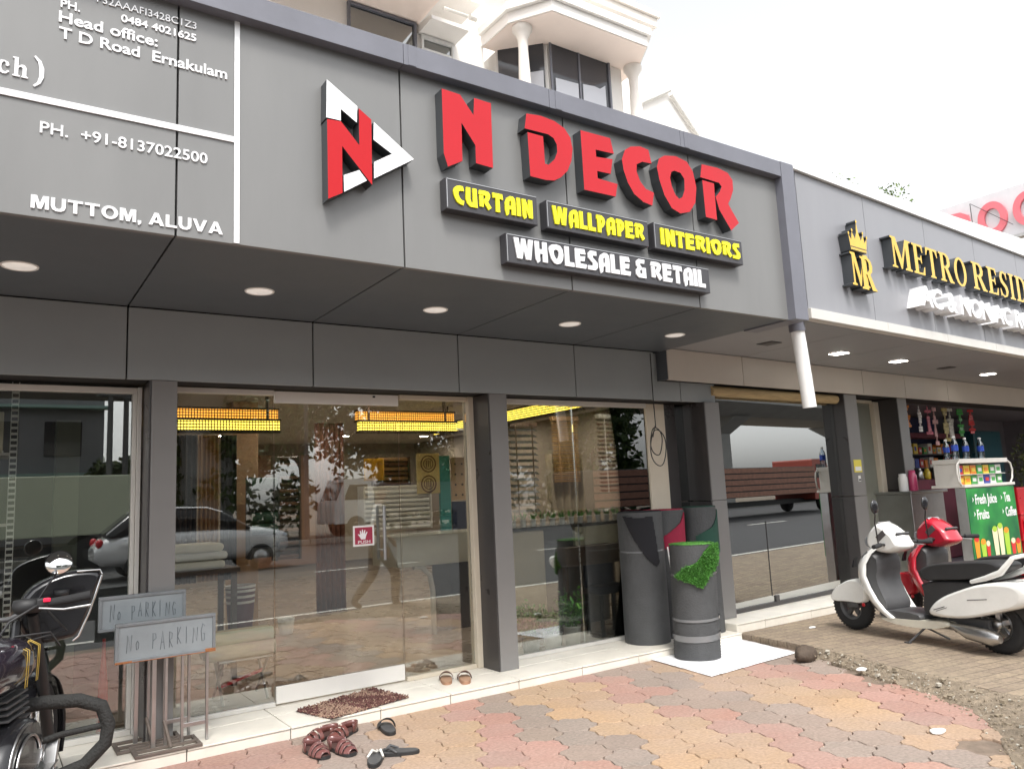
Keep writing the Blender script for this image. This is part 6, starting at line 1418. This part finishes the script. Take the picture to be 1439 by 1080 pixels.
truck('box_truck', 'pale green box truck crossing behind the silver hatchback', -3.7, -14.0, mat('pale cab', (.60,.62,.55), .4), mat('pale green cargo box', (.50,.54,.40), .5, var=.05), 7.2, .9, 2.5, False, -1)
truck('white_truck', 'white truck far down the road', 12.3, -21.8, M['white'], M['dkgrey'], 8.5, .9, 2.2, False, -1)

conc = mat('viaduct concrete', (.30,.30,.29), .85, var=.12, vscale=.6)
v = thing('viaduct', 'grey concrete metro viaduct on square piers across the road', 'viaduct', (30, -26, 0))
b = MB(); b.prism([(-30.5,8.6),(-21.5,8.6),(-21.5,7.4),(-23.4,6.6),(-28.6,6.6),(-30.5,7.4)], -20, 120, 'yz'); b.build('deck', conc, v)
for x in (-14, 8.2, 30, 52, 74, 96):
    b = MB(); b.box(x-1.0, x+1.0, -27, -25, -.05, 5.4); b.prism([(-29,6.6),(-23,6.6),(-25,5.4),(-27,5.4)], x-1.1, x+1.1, 'yz'); b.build('pier', conc, v)
bl = thing('building', 'plain grey commercial block across the road with dark shop openings', 'building', (-6, -40, 0))
b = MB(); b.box(-22, 5.4, -48, -38, 0, 16); b.build('wall', mat('grey plaster', (.24,.24,.25), .85, var=.08), bl)
for i in range(9):
    for j in range(4):
        x = -21.5+i*3.0; z = 1.0+j*3.7; b = MB(); b.box(x, x+1.8, -38.001, -37.95, z, z+1.9); b.build('window', M['blk'], bl)
b = MB()
for j in range(4): b.box(-22, 5.6, -38, -37.2, 3.6+j*3.7, 3.75+j*3.7)
b.build('sunshade', mat('mint sunshade', (.30,.45,.40), .7), bl)
def pole(name, label, x, y, h, lampp):
    t = thing(name, label, 'pole', (x, y, -.03)); b = MB(); b.cyl((x,y,-.03),(x,y,h), .10, .06, 12); b.build('post', M['dkgrey'], t)
    b = MB()
    if lampp: b.tube([(x,y,h-.05),(x-.5,y,h+.25),(x-1.5,y,h+.35)], .035, 8); b.obox((x-1.8,y,h+.36), (.6,.2,.09)); b.build('lamp_arm', M['dkgrey'], t)
    else:
        b.box(x-.9, x+.9, y-.05, y+.05, h-.6, h-.5); b.box(x-.7, x+.7, y-.05, y+.05, h-1.3, h-1.2); b.box(x-.35, x+.35, y-.3, y+.1, h-3.0, h-2.1); b.build('crossarm', M['dkgrey'], t)
pole('utility_pole', 'dark utility pole with crossarms and box beside the median', 3.05, -15.1, 8, False)
pole('utility_pole', 'second slender pole right of the utility pole with a box', 3.55, -15.6, 8, False)
pole('street_lamp', 'tall street lamp with curved arm on the median', 9.9, -17.25, 8.5, True)
bark = mat('tree bark', (.11,.085,.06), .9, var=.3, bump=.5, bscale=12, vscale=6)
lg = [mat('tree leaf mid', (.055,.095,.025), .6, var=.35, vscale=3), mat('tree leaf deep', (.03,.06,.02), .6, var=.3, vscale=3), mat('tree leaf light', (.10,.14,.04), .6, var=.3, vscale=3)]
def tree(label, x, y, h, cr, seed, n=1500, bare=0.0, name='tree', lf=1.0, low=False, leaves=None):
    rg = random.Random(seed); t = thing(name, label, 'tree', (x, y, -.04), group='trees around the road' if name == 'tree' else None)
    b = MB(); top = Vector((x+rg.uniform(-.3,.3), y, h*.55)); b.tube([(x,y,-.05),(x+.1,y,h*.25),top], [.04*h*.6,.03*h*.6,.022*h*.6], 10); ends = []
    for k in range(9):
        a = rg.uniform(0,6.28); d = Vector((math.cos(a), math.sin(a), rg.uniform(.3,1.3))).normalized(); p0 = Vector((x,y,h*.3)).lerp(top, rg.random()); m_ = p0+d*cr*.5+Vector((0,0,.15*cr)); e = p0+d*cr*rg.uniform(.8,1.15)+Vector((0,0,.3*cr))
        b.tube([p0,m_,e], [.012*h*.6,.008*h*.6,.003*h*.6], 6); ends += [e, m_]
        for q in range(2):
            e2 = m_+rv(rg)*cr*.4; b.tube([m_,e2], [.006*h*.6,.002*h*.6], 5); ends.append(e2)
    if low: ends += [Vector((x+rg.uniform(-cr,cr), y+rg.uniform(-1.5,1.5), rg.uniform(.8,h*.5))) for _ in range(16)]
    b.build('trunk', bark, t); b = MB(); cl = [(e, cr*rg.uniform(.22,.42)) for e in ends]
    for k in range(int(n*(1-bare))):
        c, r_ = cl[rg.randrange(len(cl))]; p = c+rv(rg)*r_*rg.random()**.4*Vector((1,1,.75)).x
        leaf_quad(b, p, rv(rg)+Vector((0,0,-.3)), rv(rg), rg.uniform(.05,.085)*lf, rg.uniform(.17,.30)*lf, rg.choices((0,1,2),(5,3,2))[0])
    b.build('crown', leaves or lg, t)
tree('sparse half bare tree beside the street lamp', 10.4, -19.2, 7.6, 2.2, 3, 2200, .55)
for k_, (x_, y_, h_, c_, lab_) in enumerate(((9.8,-26,9.5,3.2,'dense tree left of the half bare tree'),(18.6,-27,9.5,3.5,'dense tree right of the street lamp'),(22.3,-28,10,3.8,'broad dense tree behind the white truck'),(27.6,-27,10,3.8,'tall dense tree in the middle of the roadside row'),(30.2,-25,9.5,3.5,'dense tree behind the lorry cab'),(6.9,-36,4.6,1.8,'round tree beside the grey commercial block'))):
    tree(lab_, x_, y_, h_, c_, 20+k_, 7000, low=True, lf=1.7)
tree('small tree top showing above the neighbouring coping', 23.3, 14, 17.3, 2.0, 9, 9000, name='background_tree', lf=.55, leaves=[mat('pale leaf', (.17,.24,.08), .6, var=.3, vscale=3), mat('pale leaf deep', (.10,.15,.05), .6), mat('pale leaf light', (.24,.31,.12), .6)])

# ---- a passer-by on the pavement, mirrored in the door
def passer_by():
    t0 = Vector((4.45, 1.25, -.03))
    J = {'pel':(0,0,.93),'sp1':(0,.01,1.10),'chest':(.02,.0,1.30),'neck':(.03,0,1.43),'head0':(.05,0,1.50),'head':(.07,0,1.60),'headt':(.07,0,1.68),
         'hipL':(.01,.09,.88),'knL':(.22,.09,.50),'anL':(.20,.085,.09),'toL':(.36,.09,.04),'hipR':(-.01,-.09,.88),'knR':(-.06,-.09,.49),'anR':(-.34,-.09,.13),'toR':(-.22,-.10,.05),
         'shL':(.02,.17,1.37),'elL':(-.10,.23,1.11),'wrL':(.04,.24,.90),'haL':(.08,.235,.82),'shR':(.02,-.17,1.37),'elR':(.05,-.23,1.10),'wrR':(.20,-.22,.95),'haR':(.25,-.21,.88)}
    RR = {'pel':.135,'sp1':.115,'chest':.135,'neck':.055,'head0':.062,'head':.095,'headt':.075,'hipL':.115,'knL':.078,'anL':.058,'toL':.032,'hipR':.115,'knR':.078,'anR':.058,'toR':.032,'shL':.062,'elL':.042,'wrL':.028,'haL':.03,'shR':.062,'elR':.042,'wrR':.028,'haR':.03}
    ks = list(J); E_ = [('pel','sp1'),('sp1','chest'),('chest','neck'),('neck','head0'),('head0','head'),('head','headt'),('pel','hipL'),('hipL','knL'),('knL','anL'),('anL','toL'),('pel','hipR'),('hipR','knR'),('knR','anR'),('anR','toR'),('chest','shL'),('shL','elL'),('elL','wrL'),('wrL','haL'),('chest','shR'),('shR','elR'),('elR','wrR'),('wrR','haR')]
    for s_ in 'LR':
        w_ = Vector(J['ha'+s_]); prev = Vector(J['wr'+s_]); d = (w_-prev).normalized()
        for k in range(5):
            nm = f'f{s_}{k}'; off = Vector((.012*(k-2), 0, 0)) if k < 4 else Vector((.03, 0, .03)); J[nm] = tuple(w_+d*(.085 - .012*abs(k-1.5) if k < 4 else .02)+off); RR[nm] = .009; ks.append(nm); E_.append(('ha'+s_, nm))
    me = bpy.data.meshes.new('person'); rot = Matrix.Rotation(R(15), 3, 'Z')
    me.from_pydata([rot @ Vector(J[k]) for k in ks], [(ks.index(a), ks.index(c)) for a, c in E_], [])
    o = bpy.data.objects.new('person', me); col.objects.link(o)
    sk = o.modifiers.new('skin', 'SKIN'); ss = o.modifiers.new('sub', 'SUBSURF'); ss.levels = 2; ss.render_levels = 2
    for i, k in enumerate(ks): v_ = me.skin_vertices[0].data[i]; v_.radius = (RR[k], RR[k]); v_.use_root = (k == 'pel')
    bpy.context.view_layer.update(); dg = bpy.context.evaluated_depsgraph_get(); nm = bpy.data.meshes.new_from_object(o.evaluated_get(dg)); nm.name = 'person'
    bpy.data.objects.remove(o); bpy.data.meshes.remove(me)
    for m_ in (mat('skin tone', (.24,.12,.075), .55), mat('pale check shirt', (.58,.58,.56), .8, var=.1, vscale=12), mat('dark trousers', (.022,.024,.03), .8, var=.15), M['blk_mat']): nm.materials.append(m_)
    inv = rot.inverted()
    for p in nm.polygons:
        c = inv @ p.center; z = c.z; arm = abs(c.y) > .165
        p.material_index = 0 if z > 1.425 else (1 if (z > .92 and not arm) or (arm and z > 1.16) else (0 if arm and z > .7 else (3 if z < .085 else 2))); p.use_smooth = True
    o = bpy.data.objects.new('person', nm); col.objects.link(o); o.location = t0
    tag(o, 'person in pale shirt and dark trousers walking past on the road side', 'person')
    def part(name, b, m_): b.v = [t0 + rot @ p for p in b.v]; b.build(name, m_, o)
    b = MB(); b.ell((.055,0,1.625), (.105,.088,.098), 18, 10, z0=-.15); part('hair', b, M['blk_mat'])
    b = MB(); b.tube([(.155,0,1.615),(.178,0,1.575),(.160,0,1.568)], [.008,.014,.008], 8); part('nose', b, nm.materials[0])
    b = MB(); b.ell((.155,.032,1.612), (.012,.013,.010)); b.ell((.155,-.032,1.612), (.012,.013,.010)); part('eyes', b, M['blk'])
    b = MB(); b.ell((.160,0,1.545), (.010,.026,.007)); part('mouth', b, mat('lips', (.22,.07,.06), .5))
    b = MB(); b.ell((.06,.094,1.595), (.022,.012,.032)); b.ell((.06,-.094,1.595), (.022,.012,.032)); part('ears', b, nm.materials[0])
passer_by()
